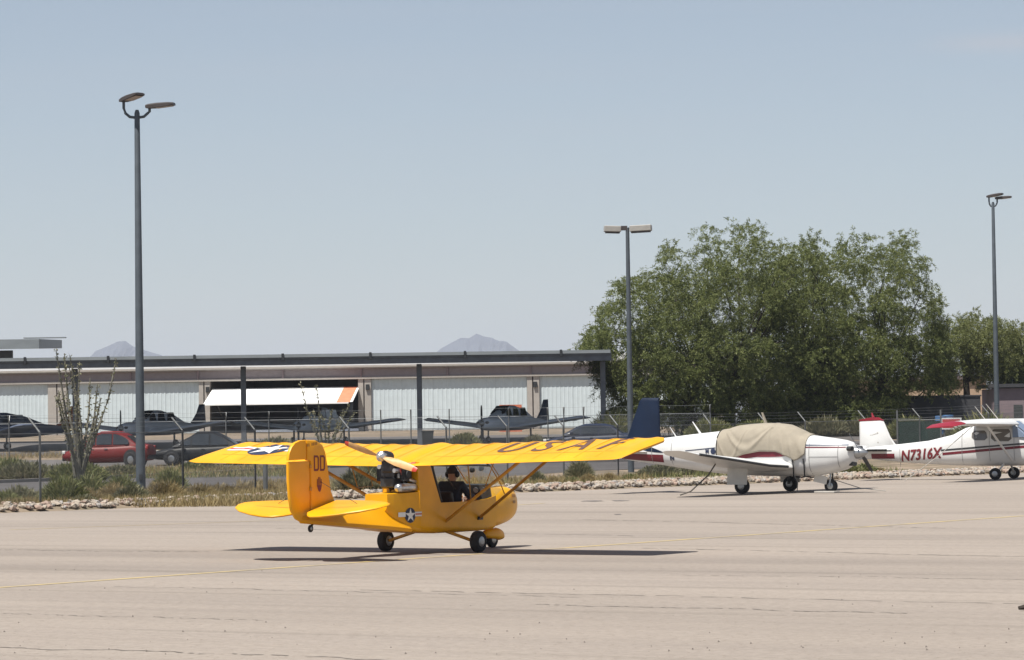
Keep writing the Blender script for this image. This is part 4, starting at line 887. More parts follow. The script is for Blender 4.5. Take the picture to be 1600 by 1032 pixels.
# ------------------------------------------------------------ grey aeroplanes under the carport
def grey_plane(label, u, D, ang, mt='greypaint', sc_=1.0, cols=('orangetrim',)):
    x = X(u, D); o = thing('sheltered_airplane', label, 'airplane', (x, D, zt(D) + .01), ang, 'grey airplanes parked under the carport')
    S = [(-4.6, .98, 1.12, .04, 2), (-3.6, .82, 1.22, .16, 2.2), (-2.2, .68, 1.36, .36, 2.4), (-1.4, .62, 1.50, .48, 2.5), (1.15, .60, 1.32, .52, 2.6), (1.9, .62, 1.30, .48, 2.6), (2.35, .70, 1.22, .38, 2.4), (2.45, .80, 1.12, .26, 2.2)]
    fus(S, 'fuselage', mt, o, 20); fus([(-2.6, 1.2, 1.35, .2, 2), (-1.6, 1.2, 1.72, .40, 2.4), (-.6, 1.2, 1.92, .46, 2.6), (.2, 1.2, 1.92, .46, 2.6), (.9, 1.2, 1.50, .46, 2.4), (1.2, 1.2, 1.30, .42, 2)], 'cabin', mt, o, 20)
    for s_ in (-1, 1):
        for (a, b_) in ((-1.5, -.75), (-.65, .05), (.12, .75)):
            mb = MB(); zz = 1.80 if b_ < .5 else 1.62
            mb.add([(a + .05, s_ * .49, 1.38), (b_, s_ * .50, 1.38), (b_ - .08, s_ * .43, zz), (a + .15, s_ * .43, 1.80)], [(0, 1, 2, 3)]); mb.build('side_window', 'glassdark', o, fix=False)
        loft_wing([(.95, s_ * .35, .74, 1.75, .14, .02), (.78, s_ * 1.1, .80, 1.55, .12, .02), (.6, s_ * 4.5, 1.20, 1.35, .10, .01), (.35, s_ * 4.75, 1.24, .9, .03, 0)], 'wing', mt, o)
        wheel(o, (-.1, s_ * 1.5, .2), .2, .14, name='main_wheel'); MB().tube([(-.1, s_ * 1.42, .2), (-.1, s_ * 1.42, .85)], .05, 6).build('gear_leg', 'dark', o)
    mb = MB(); mb.grid(lambda a, v: (.88 - .62 * a + .015, (v - .5) * (.84 - .1 * a), 1.46 + .42 * a + .02), 3, 4); mb.build('windshield', 'glassdark', o, 60, fix=False)
    finshape([(-3.3, 1.15), (-3.9, 1.75), (-4.15, 2.22), (-4.62, 2.24), (-4.72, 1.1), (-4.4, .95)], .09, 'fin', cols[0], o)
    loft_wing([(-3.9, 1.8, 1.08, .75, .05, 0), (-3.9, -1.8, 1.08, .75, .05, 0)], 'tailplane', mt, o)
    mb = MB(); mb.rings([sup(x_, 0, 1.0, r_, r_, 2, 14) for x_, r_ in ((2.42, .15), (2.55, .13), (2.72, .02))]); mb.build('spinner', 'rim', o, 60)
    for k in (-1, 1): MB().rings([[Vector((2.52 + a, k * b_ * .04 + c_, 1.0 + k * r_)) for a, b_, c_ in ((-.02, 0, -.06 * f_), (.02, 0, -.02), (.02, 0, .06 * f_), (-.02, 0, .02))] for r_, f_ in ((.08, .8), (.4, 1.2), (.75, 1.1), (.92, .6))]).build('propeller_blade', 'dark', o)
    for yy in (-.26, .26): MB().rings([sup(x_, yy, 1.03, .09, .07, 2.4, 10) for x_ in (2.3, 2.452)]).build('air_intake', 'dark', o)
    wheel(o, (1.85, 0, .17), .17, .12, name='nose_wheel'); MB().tube([(1.85, 0, .2), (1.82, 0, .7)], .04, 6).build('nose_fork', 'dark', o)
    return o
grey_plane('grey low wing airplane parked between the two right carport posts, nose to the left', 790, 159, rad(-119), cols=('bluegrey',))
grey_plane('grey low wing airplane with dark upright propeller above the red car', 236, 159, rad(-121), cols=('bluegrey',))
grey_plane('grey low wing airplane parked in front of the open hangar bay', 497, 160, rad(-110), cols=('dark',))
grey_plane('dark grey low wing airplane cut off by the left edge of the photo', -8, 158, rad(-150), 'bluegrey', cols=('orangetrim',))

# ------------------------------------------------------------ lamp posts
def led_lamp(label, ub, D, vt, heads, group):
    b = P(ub, 660, D); zb_ = zt(D); x = b.x; H = P(ub, vt, D).z - zb_
    o = thing('lamp_post', label, 'lamp post', (x, D, zb_), 0, group)
    MB().tube([(0, 0, 0), (0, 0, H - .1), (0, 0, H)], [.155, .085, .05], 14).build('pole', 'pole', o, 60)
    MB().tube([(0, 0, 0), (0, 0, .05)], .28, 14).build('base_plate', 'pole', o); MB().box((.02, -.16, .55), (.10, .04, .18)).build('access_cover', 'dark', o)
    for (dx, dy, hx, L_, yaw, pitch) in heads:
        MB().tube([(0, 0, H - .25), (dx * .55, dy, H - .22), (dx * .88, dy, H - .10), (dx, dy, H + .05 + hx / 2), (dx, dy, H + .27 + hx)], .045, 8).build('arm', 'pole', o, 60)
        R = Matrix.Rotation(yaw, 3, 'Z') @ Matrix.Rotation(pitch, 3, 'Y')
        mb = MB(); c0 = Vector((dx, dy, H + .33 + hx))
        rings = [[c0 + R @ Vector((x_, ww * a, hh * b_)) for a, b_ in ((-1, -.5), (1, -.5), (1, .2), (.6, .5), (-.6, .5), (-1, .2))] for x_, ww, hh in ((-.12, .10, .10), (.0, .14, .14), (.25, .20, .15), (.62, .21, .12), (.80, .19, .07))]
        mb.rings(rings); hd = mb.build('lamp_head', 'fixture', o)
        mb = MB(); mb.add([c0 + R @ Vector(q) for q in ((.22, -.17, -.085), (.76, -.16, -.065), (.76, .16, -.065), (.22, .17, -.085))], [(0, 1, 2, 3)]); mb.build('lens', 'lens', hd, fix=False)
    return o
led_lamp('tall grey lamp post at the left with two bronze heads on a forked arm', 219, 97, 172, [(-.42, .0, 0, .9, rad(-42), rad(-9)), (.40, -.02, -.22, .9, rad(-8), rad(-4))], 'two-headed lamp posts')
led_lamp('tall grey lamp post at the far right with two bronze heads both turned right', 1558, 170, 316, [(-.20, .1, 0, .9, rad(-30), rad(-8)), (.22, -.1, -.12, .9, rad(-12), rad(-4))], 'two-headed lamp posts')
D = 125; b = P(985, 660, D); H = P(981, 356, D).z - zt(D)
lp = thing('lamp_post', 'grey lamp post in front of the big tree with two boxy beige heads', 'lamp post', (b.x, D, zt(D)))
MB().tube([(0, 0, 0), (0, 0, H)], [.13, .075], 12).build('pole', 'pole', lp, 60)
for s_, x0, x1, yaw in ((-1, -.95, -.27, 4), (1, .10, .98, -10)):
    c_ = ((x0 + x1) / 2, (-.1 if s_ > 0 else .1), H - .04); MB().box(c_, (x1 - x0, .42, .24), Matrix.Rotation(rad(yaw), 3, 'Z') @ Matrix.Rotation(rad(-2 * s_), 3, 'Y')).build('lamp_head', 'fixturelight', lp, bevel=.02)
    MB().box((c_[0], c_[1], H - .19), (x1 - x0 - .1, .34, .05), Matrix.Rotation(rad(yaw), 3, 'Z') @ Matrix.Rotation(rad(-2 * s_), 3, 'Y')).build('lens', 'fixture', lp)
MB().box((-.14, 0, H - .02), (.26, .14, .18)).build('bracket', 'fixture', lp)

# ------------------------------------------------------------ fences
def fence(label, pts, hgt, lean, dark=(), mesh_step=.075, yarms=False):
    # pts: (u, D) posts; world x from the column
    ps = [Vector((X(u, D), D, zt(D))) for u, D in pts]; c = ps[0]
    f = thing('chain_link_fence', label, 'fence', c)
    for i, p in enumerate(ps):
        q = p - c; d = (ps[min(i + 1, len(ps) - 1)] - ps[max(i - 1, 0)]).normalized(); nn = Vector((-d.y, d.x, 0)) 
        po = MB().tube([q, q + Vector((0, 0, hgt))], .031, 8).build('post', 'postdark' if i in dark else 'post', f, 60)
        for sg in ((1, -1) if yarms else (1,)):
            MB().tube([q + Vector((0, 0, hgt - .02)), q + Vector((0, 0, hgt)) + (nn * lean * sg + Vector((0, 0, .36)))], .028, 6).build('outrigger', 'post', po)
    wires = MB(); tops = MB()
    for a, b_ in zip(ps, ps[1:]):
        a = a - c; b_ = b_ - c; d = b_ - a; Ln = d.length; dn = d / Ln; k = int((Ln + hgt) / mesh_step); zt_ = hgt - .05
        for sg in (1, -1):
            for i in range(k):
                s0 = i * mesh_step - (hgt if sg > 0 else 0); s1 = s0 + hgt * 1.0; z0, z1 = (0.05, zt_) if sg > 0 else (zt_, .05)
                t0, t1 = max(0, (0 - s0) / (s1 - s0)), min(1, (Ln - s0) / (s1 - s0))
                if t1 <= t0: continue
                pa = a + dn * (s0 + (s1 - s0) * t0) + Vector((0, 0, z0 + (z1 - z0) * t0)); pb = a + dn * (s0 + (s1 - s0) * t1) + Vector((0, 0, z0 + (z1 - z0) * t1))
                e = Vector((0, 0, 1)) * .0019; g = Vector((-dn.y, dn.x, 0)) * .0019
                wires.add([pa + e, pa - e * .5 + g, pa - e * .5 - g, pb + e, pb - e * .5 + g, pb - e * .5 - g], [(0, 1, 4, 3), (1, 2, 5, 4), (2, 0, 3, 5)])
        tops.tube([a + Vector((0, 0, zt_)), b_ + Vector((0, 0, zt_))], .010, 6)
        nn = Vector((-dn.y, dn.x, 0))
        for k_ in ((1.0,) if yarms else (.35, .7, 1.0)):
            o3 = nn * lean * k_ + Vector((0, 0, hgt + .36 * k_)); md = (a + b_) / 2 + o3 - Vector((0, 0, .02)); tops.tube([a + o3, md, b_ + o3], .0035, 4)
    tag(wires.build('chain_link', 'wire', f, fix=False), kind='stuff'); tag(tops.build('rail_and_barbed_wire', 'wire', f), kind='stuff')
    return f
fence('near chain link fence with leaning outriggers and barbed wire along the rocks', [(-160, 75), (62, 80), (285, 87), (398, 92), (545, 97), (697, 102), (792, 106), (880, 110), (965, 115), (1110, 119), (1196, 122), (1258, 125), (1352, 129), (1437, 133), (1545, 139), (1640, 145)], 2.0, .34, dark=(2, 3, 8))
fence('far chain link fence with forked outriggers in front of the carport', [(-60, 150.2), (14, 150.2), (105, 150.2), (222, 150.3), (353, 150.3), (420, 150.4), (500, 150.4), (595, 150.5), (642, 150.5), (702, 150.5), (795, 150.6), (856, 150.6), (881, 150.7), (912, 150.7), (1010, 151), (1110, 151)], 1.75, .26, mesh_step=.12, yarms=True)
# a short grey corner post on the rocks
p = P(439, 742, 96); o = MB().tube([(0, 0, 0), (0, 0, 1.0)], .07, 8).build('bollard', 'post', None, 60); o.location = (p.x, 90, 0.05); tag(o, 'short grey post on the rocks seen just left of the yellow rudder', 'post')

# ------------------------------------------------------------ cars
def car(name, label, u, D, ang, paint, Ln=4.5, W=1.78, Hh=1.42, style='sedan', group=None):
    o = thing(name, label, 'car', (X(u, D), D, zt(D) + .008), ang, group)
    hL = Ln / 2
    if style == 'sedan': bz = [(-hL, .45, .78, .70), (-hL + .08, .28, .92, .80), (-hL + .9, .22, .98, .88), (-.2, .20, .93, .89), (.9, .20, .92, .89), (hL - .9, .22, .84, .87), (hL - .15, .28, .68, .76), (hL, .40, .58, .66)]; rf = [(-1.65, .90, .60), (-1.05, 1.30, .64), (-.55, Hh, .66), (.2, Hh, .66), (.55, 1.32, .66), (1.35, .90, .66)]
    else: bz = [(-hL, .50, 1.02, .84), (-hL + .06, .42, 1.08, .88), (-.6, .40, 1.08, .90), (.9, .40, 1.06, .90), (hL - .3, .42, 1.0, .88), (hL, .55, .84, .80)]; rf = [(-.75, 1.06, .70), (-.62, 1.62, .70), (-.3, 1.72, .70), (.5, 1.70, .70), (1.25, 1.05, .72)]
    fus([(x, a, b_, hw * W / 1.78, 3.4) for x, a, b_, hw in bz], 'body', paint, o, 24, 50)
    # cabin: roof loft with glass sides
    mb = MB(); rings = []
    for x, z, hw in rf:
        rings.append([Vector((x, s_ * w_, z_)) for s_, w_, z_ in ((-1, .80, .86), (-1, hw + .03, max(.88, z - .06)), (-1, hw - .08, z), (1, hw - .08, z), (1, hw + .03, max(.88, z - .06)), (1, .80, .86))])
    mb.rings(rings); cab = mb.build('roof', paint, o, 30)
    xs_ = [r_[0] for r_ in rf]; zz = [r_[1] for r_ in rf]; hh = [r_[2] for r_ in rf]
    def sidew(x, t, s_):
        z = float(np.interp(x, xs_, zz)) - .10; hw = float(np.interp(x, xs_, hh)) + .03; z0 = .93
        return (x, s_ * (.80 + (hw - .80) * t * (z - z0) / max(.05, z + .04 - .86) + .012), z0 + (z - z0) * t)
    spans = ((-1.25, -.45), (-.38, .42), (.48, 1.10)) if style == 'sedan' else ((-.66, -.05), (.02, .95))
    for s_ in (-1, 1):
        for a, b_ in spans:
            mb = MB(); mb.grid(lambda u_, v: sidew(a + (b_ - a) * u_, v, s_), 6, 2); mb.build('side_window', 'glassdark', o, fix=False)
        MB().box((.85, s_ * .98, .98), (.16, .14, .12)).build('wing_mirror', paint, o, bevel=.02)
        for xx in ((-1.38, 1.38) if style == 'sedan' else (-1.7, 1.65)):
            MB().tube([(xx, s_ * (W / 2 - .20), .36), (xx, s_ * (W / 2 - .005), .36)], .37, 18).build('wheel_arch', 'dark', o)
            wheel(o, (xx, s_ * (W / 2 - .09), .32), .32, .21, name='wheel')
        MB().box((hL - .10, s_ * .60, .64), (.16, .30, .12)).build('headlight', 'lamp', o, bevel=.02); MB().box((-hL + .05, s_ * .64, .80), (.10, .26, .14)).build('tail_light', 'tail', o, bevel=.02)
        MB().box((-.1, s_ * (W / 2 - .0), .76), (.16, .03, .03)).build('door_handle', 'rim', o)
    for i0, i1 in ((0, 1), (len(rf) - 2, len(rf) - 1)):
        (xa, za, ha), (xb, zb_, hb) = rf[i0], rf[i1]; mb = MB(); n_ = Vector((-(zb_ - za), 0, (xb - xa))).normalized() * .012
        mb.grid(lambda u_, v: (xa + (xb - xa) * (.08 + .84 * u_) + n_.x, (v - .5) * 2 * ((ha + (hb - ha) * u_) - .10), za + (zb_ - za) * (.08 + .84 * u_) + abs(n_.z)), 4, 4); mb.build('windscreen', 'glassdark', o, fix=False)
    MB().box((hL - .02, 0, .38), (.08, 1.2, .16)).build('bumper', 'dark', o); MB().box((-hL + .02, 0, .42), (.08, 1.3, .16)).build('bumper', 'dark', o)
    return o
car('parked_car', 'red sedan with dark windows behind the left lamp post', 170, 141, rad(172), 'redcar', Hh=1.45).scale = (.90, 1, 1.16)
car('parked_car', 'black sedan parked right behind the red one, mostly behind the yellow wing', 318, 143.5, rad(176), 'blackcar', 4.7, Hh=1.55)
car('parked_car', 'dark blue car low behind the yellow wing near the big tree', 925, 148.5, rad(170), 'navycar', 4.6)

# ------------------------------------------------------------ small things by the hangars
D = 152.2; o = thing('rubbish_bin', 'dark rubbish bin beside the third carport post', 'bin', (X(668, D), D, zt(D)))
MB().rings([[Vector((sx * w_, sy * w_, z_)) for sx, sy in ((-1, -1), (1, -1), (1, 1), (-1, 1))] for z_, w_ in ((0, .22), (.9, .29))]).build('body', 'binplastic', o); MB().box((0, 0, .93), (.62, .62, .07)).build('lid', 'binplastic', o, bevel=.02)
D = 205; o = thing('orange_cabinet', 'orange two-door cabinet standing before the hangar behind the grey airplane', 'cabinet', (X(798, D), D, zt(D)))
MB().box((0, 0, .9), (1.5, .6, 1.8)).build('body', 'orangebox', o)
for s_ in (-1, 1): MB().box((s_ * .36, -.31, 1.0), (.66, .03, 1.4)).build('door', 'orangebox', o, bevel=.01)
for i, (u, D) in enumerate(((1470, 150), (1481, 150.6))):
    o = thing('drum', ('blue drum on its end at the right, the nearer one', 'blue drum on its end at the right, the one farther right')[i], 'drum', (X(u, D), D, zt(D) + .55), 0, 'blue drums')
    mb = MB(); mb.rings([[Vector((r_ * math.cos(a), r_ * math.sin(a), z_)) for a in [2 * math.pi * k / 16 for k in range(16)]] for z_, r_ in ((0, .26), (.02, .28), (.3, .28), (.32, .295), (.34, .28), (.6, .28), (.62, .295), (.64, .28), (.9, .28), (.92, .26))]); mb.build('body', 'blueplastic', o, 40)
    MB().tube([(.1, 0, .92), (.1, 0, .95)], .04, 10).build('cap', 'dark', o)
D = 150.2; o = thing('block_plinth', 'low dark block plinth under the blue drums', 'plinth', (X(1476, D), D, zt(D))); MB().box((0, .1, .27), (1.6, 1.4, .54)).build('block', 'darkwall', o)
D = 146; o = thing('warning_sign', 'small red and white board on a short post left of the blue drums', 'sign', (X(1486, D), D, zt(D)))
MB().box((0, 0, 1.35), (1.0, .04, .55)).build('board', 'whiteprint', o); MB().tube([(-.3, .05, 0), (-.3, .05, 1.3)], .03, 6).build('post', 'post', o); MB().tube([(.3, .05, 0), (.3, .05, 1.3)], .03, 6).build('post', 'post', o)
MB().add([(-.42, -.024, 1.42), (.42, -.024, 1.42), (.42, -.024, 1.56), (-.42, -.024, 1.56)], [(0, 1, 2, 3)]).build('red_band', 'redprint', o, fix=False); MB().add([(-.42, -.024, 1.14), (.1, -.024, 1.14), (.1, -.024, 1.3), (-.42, -.024, 1.3)], [(0, 1, 2, 3)]).build('red_band', 'redprint', o, fix=False)
o = MB().tube([(0, 0, 0.03), (.09, .02, .04), (.16, 0, .03)], [.02, .035, .01], 6).build('wood_scrap', 'bark'); q = gp(1592, 957, .0); o.location = (q.x, q.y, .012); tag(o, 'small dark scrap on the apron at the right edge', 'scrap')
# buildings at the right
D = 195; xa, xb = X(1340, D), X(1542, D); o = thing('tan_building', 'low tan stucco building seen under the trees at the right', 'building', ((xa + xb) / 2, D, zt(D))); hb = P(1500, 588, D).z - zt(D)
MB().box((0, 4, hb / 2 - .2), (xb - xa, 8, hb)).build('wall', 'tanwall', o); MB().box((0, 4, hb - .1), (xb - xa + .4, 8.4, .25)).build('roof', 'mauve', o)
for k in range(3): MB().box((-2.6 + k * 2.6, -.02, 1.4), (1.1, .08, 1.2)).build('window', 'glassdark', o)
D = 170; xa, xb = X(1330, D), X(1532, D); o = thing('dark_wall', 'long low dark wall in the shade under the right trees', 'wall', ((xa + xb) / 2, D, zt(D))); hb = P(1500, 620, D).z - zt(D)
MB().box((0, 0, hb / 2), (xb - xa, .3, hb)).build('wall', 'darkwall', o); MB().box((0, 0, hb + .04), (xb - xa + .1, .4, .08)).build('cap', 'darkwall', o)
D = 176; xa, xb = X(1560, D), X(1700, D); o = thing('mauve_building', 'mauve stucco building with a small dark window at the right edge', 'building', ((xa + xb) / 2, D, zt(D))); hb = P(1590, 604, D).z - zt(D)
MB().box((0, 3, hb / 2 - .2), (xb - xa, 6, hb + .2)).build('wall', 'mauve', o); MB().box((0, 3, hb + .05), (xb - xa + .5, 6.5, .2)).build('roof', 'darkwall', o)
wx = X(1591, D) - (xa + xb) / 2; MB().box((wx, -.01, P(1590, 643, D).z - zt(D)), (.5, .06, .75)).build('window', 'glassdark', o)
D = 138; xa, xb = X(1402, D), X(1470, D); o = thing('screened_gate', 'fence panel with a dark green windscreen behind the high wing airplane', 'gate', ((xa + xb) / 2, D, zt(D)))
MB().box((0, 0, .95), (xb - xa, .02, 1.5)).build('screen', 'screen', o)
for s_ in (-1, 1): MB().tube([(s_ * (xb - xa) / 2, 0, 0), (s_ * (xb - xa) / 2, 0, 2.2)], .04, 8).build('post', 'post', o)
MB().tube([(-(xb - xa) / 2, 0, 1.75), ((xb - xa) / 2, 0, 1.75)], .025, 6).build('rail', 'post', o)

# ------------------------------------------------------------ vegetation
def blades(n, pos, dirs, length, width, droop=0):      # numpy: n triangles/quads as slim leaves
    L_ = length[:, None]; side = np.cross(dirs, rng.normal(size=(n, 3))); side /= np.linalg.norm(side, axis=1)[:, None] + 1e-9; W_ = width[:, None] / 2
    a = pos - side * W_ * .6; b_ = pos + side * W_ * .6; mid = pos + dirs * L_ * .55; c_ = mid + side * W_; d_ = mid - side * W_; tip = pos + dirs * L_; tip[:, 2] -= droop * length
    v = np.stack([a, b_, c_, tip, d_], 1).reshape(-1, 3); f = np.arange(n * 5).reshape(n, 5); return v, f
def np_mesh(name, v, f, mt, parent=None):
    me = bpy.data.meshes.new(name); n, k = f.shape
    me.vertices.add(len(v)); me.vertices.foreach_set('co', v.astype(np.float32).ravel()); me.loops.add(n * k); me.loops.foreach_set('vertex_index', f.astype(np.int32).ravel())
    me.polygons.add(n); me.polygons.foreach_set('loop_start', np.arange(0, n * k, k, dtype=np.int32)); me.update(calc_edges=True); me.materials.append(M[mt])
    o = bpy.data.objects.new(name, me); C.objects.link(o)
    if parent: o.parent = parent
    return o
def unit(a): return a / (np.linalg.norm(a, axis=1)[:, None] + 1e-9)
TOP = [(905, 545), (915, 528), (935, 492), (955, 445), (975, 420), (1000, 398), (1030, 402), (1045, 372), (1060, 356), (1085, 360), (1105, 345), (1150, 338), (1185, 343), (1205, 360), (1218, 388), (1240, 368), (1270, 366), (1290, 388), (1312, 378), (1330, 352), (1362, 356), (1390, 350), (1420, 372), (1440, 402), (1455, 440), (1475, 478), (1490, 492), (1505, 480), (1525, 476), (1560, 492), (1600, 505), (1660, 520)]
BOT = [(905, 552), (925, 560), (945, 610), (965, 655), (1000, 672), (1100, 668), (1200, 672), (1300, 668), (1400, 640), (1450, 612), (1500, 600), (1540, 594), (1600, 600), (1660, 600)]
tu, tv = [p[0] for p in TOP], [p[1] for p in TOP]; bu, bv = [p[0] for p in BOT], [p[1] for p in BOT]
def tree(label, uc, D, u0, u1, trunk_us, nclump, leaf, leafn, thick=4.2, top_gap=1.0, seed=1):
    r = random.Random(seed); xc = X(uc, D); zb_ = zt(D); o = thing('mesquite_tree', label, 'tree', (xc, D, zb_), 0, 'trees behind the parked airplanes')
    cl = []; tries = 0
    while len(cl) < nclump and tries < 20000:
        tries += 1; u = r.uniform(u0, u1); t = np.interp(u, tu, tv); b_ = np.interp(u, bu, bv); k = abs((u - (u0 + u1) / 2) / ((u1 - u0) / 2)); 
        rr = r.uniform(.5, 1.15) * (1 - .35 * k); px = rr * F / D
        v = r.uniform(t + px * .75, b_ - px * .2)
        if v > b_: continue
        hfrac = (v - t) / (b_ - t); dth = thick * math.sqrt(max(.05, 1 - k * k)) * (.45 + .6 * math.sin(math.pi * min(1, hfrac * .9 + .15)))
        Dd = D + r.uniform(-1, 1) * dth
        q = P(u, v, D); x_, z_ = q.x, q.z
        if any((c[0] - x_) ** 2 + (c[1] - Dd) ** 2 + (c[2] - z_) ** 2 < (.84 * rr) ** 2 for c in cl): continue
        cl.append((x_, Dd, z_, rr))
    # limbs
    mb = MB(); roots = []
    for tu_ in trunk_us:
        bx = X(tu_, D) - xc; lean = r.uniform(-.6, .6); pts = [Vector((bx, r.uniform(-.3, .3), -.2)), Vector((bx + lean * .3, 0, .9)), Vector((bx + lean, r.uniform(-.4, .4), 2.3)), Vector((bx + lean * 1.5, 0, 3.6))]
        MB().tube(pts, [.30, .24, .19, .15], 9).build('trunk', 'bark', o, 60); roots.append(pts)
    mb = MB()
    for (x_, y_, z_, rr) in r.sample(cl, min(len(cl), 46)):
        e = Vector((x_ - xc, y_ - D, z_ - zb_)); rt = min(roots, key=lambda p_: abs(p_[1].x - e.x)); s_ = rt[2].lerp(rt[3], r.random()) if e.z > 3 else rt[1].lerp(rt[2], r.random())
        m_ = s_.lerp(e, .5) + Vector((r.uniform(-.6, .6), r.uniform(-.5, .5), r.uniform(-.3, .8))); mb.tube([s_, s_.lerp(m_, .5) + Vector((r.uniform(-.35, .35), 0, .15)), m_, m_.lerp(e, .6) + Vector((r.uniform(-.3, .3), 0, .25)), e], [.085, .06, .04, .025, .01], 5)
    tag(mb.build('limbs', 'bark', o, 60), kind='stuff')
    # leaves: twigs radiating from each clump and arching over, leaflets along them
    allp = []; alld = []; tw = MB()
    wsum = sum(c[3] ** 2 for c in cl)
    for (x_, y_, z_, rr) in cl:
        hf = min(1, max(0, (z_ - zb_) / 11.0)); ntw = max(6, int(leafn * rr ** 2 / wsum / 26 * (1.9 - 1.45 * hf))); cpos = np.array([x_ - xc, y_ - D, z_ - zb_])
        d = unit(rng.normal(size=(ntw, 3)) * [1, 1, .8] + [0, 0, .25]); L_ = rr * rng.uniform(.5, 1.0, ntw) + rng.uniform(0, .8, ntw) ** 2.5
        t = np.sqrt(rng.uniform(.08, 1, (ntw, 26))); base = cpos + rng.normal(size=(ntw, 3)) * rr * .22
        pos = base[:, None] + d[:, None] * (L_[:, None] * t)[..., None]; pos[..., 2] -= .48 * (L_[:, None] * t) ** 2
        pos += rng.normal(size=pos.shape) * .04
        ld = unit((d[:, None] * .6 + rng.normal(size=pos.shape) * .7 + np.array([0, 0, -.25])).reshape(-1, 3)); allp.append(pos.reshape(-1, 3)); alld.append(ld)
    pos = np.concatenate(allp); d = np.concatenate(alld); n_ = len(pos)
    v, f = blades(n_, pos, d, rng.uniform(.08, .18, n_), rng.uniform(.022, .042, n_), .1)
    np_mesh('crown', v, f, leaf, o)
    return o
tree('broad olive green mesquite behind the boxy lamp post, its left branches drooping low', 1095, 166, 908, 1245, (1070, 1110, 1135), 430, 'leafA', 255000, 5.2, seed=3)
tree('rounded mesquite just right of the broad one, over the covered airplane', 1345, 168, 1195, 1478, (1285, 1330, 1372), 370, 'leafA', 215000, 4.8, seed=5)
tree('smaller pale green tree at the right edge beside the lamp post', 1530, 180, 1455, 1668, (1472, 1512, 1600), 150, 'leafC', 90000, 3.4, seed=8)
tree('dense mesquite in the dip between the two large crowns', 1240, 174, 1150, 1330, (1250,), 150, 'leafA', 90000, 2.5, seed=11)
# bushes and grass clumps
def bush(label, u, D, wd, ht, mt, n=1400, name='bush', cat='bush', group=None, thin=.02, up=.9, z0=None):
    x = X(u, D); z = zt(D) if z0 is None else z0; k = rng.uniform(0, 2 * math.pi, n); rr = np.sqrt(rng.uniform(0, 1, n)) * wd / 2
    base = np.stack([rr * np.cos(k) * .75, rr * np.sin(k) * .75, rng.uniform(0, ht * .65, n) * (1 - (rr / (wd / 2)) ** 2 * .8)], 1)
    d = unit(np.stack([np.cos(k) * rr / wd * 1.6, np.sin(k) * rr / wd * 1.6, np.full(n, up)], 1) + rng.normal(size=(n, 3)) * .35)
    L_ = rng.uniform(.35, 1, n) * ht * .42; v, f = blades(n, base, d, L_, np.full(n, thin) * rng.uniform(.6, 1.6, n), .05)
    o = thing(name, label, cat, (x, D, z), 0, group); np_mesh('foliage', v, f, mt, o)
    st = MB()
    for i in range(5):
        a = random.uniform(0, 6.28); st.tube([(0, 0, -.02), (math.cos(a) * wd * .12, math.sin(a) * wd * .12, ht * .35), (math.cos(a) * wd * .25, math.sin(a) * wd * .25, ht * .6)], .01, 4)
    tag(st.build('stems', 'stalk', o), kind='stuff'); return o
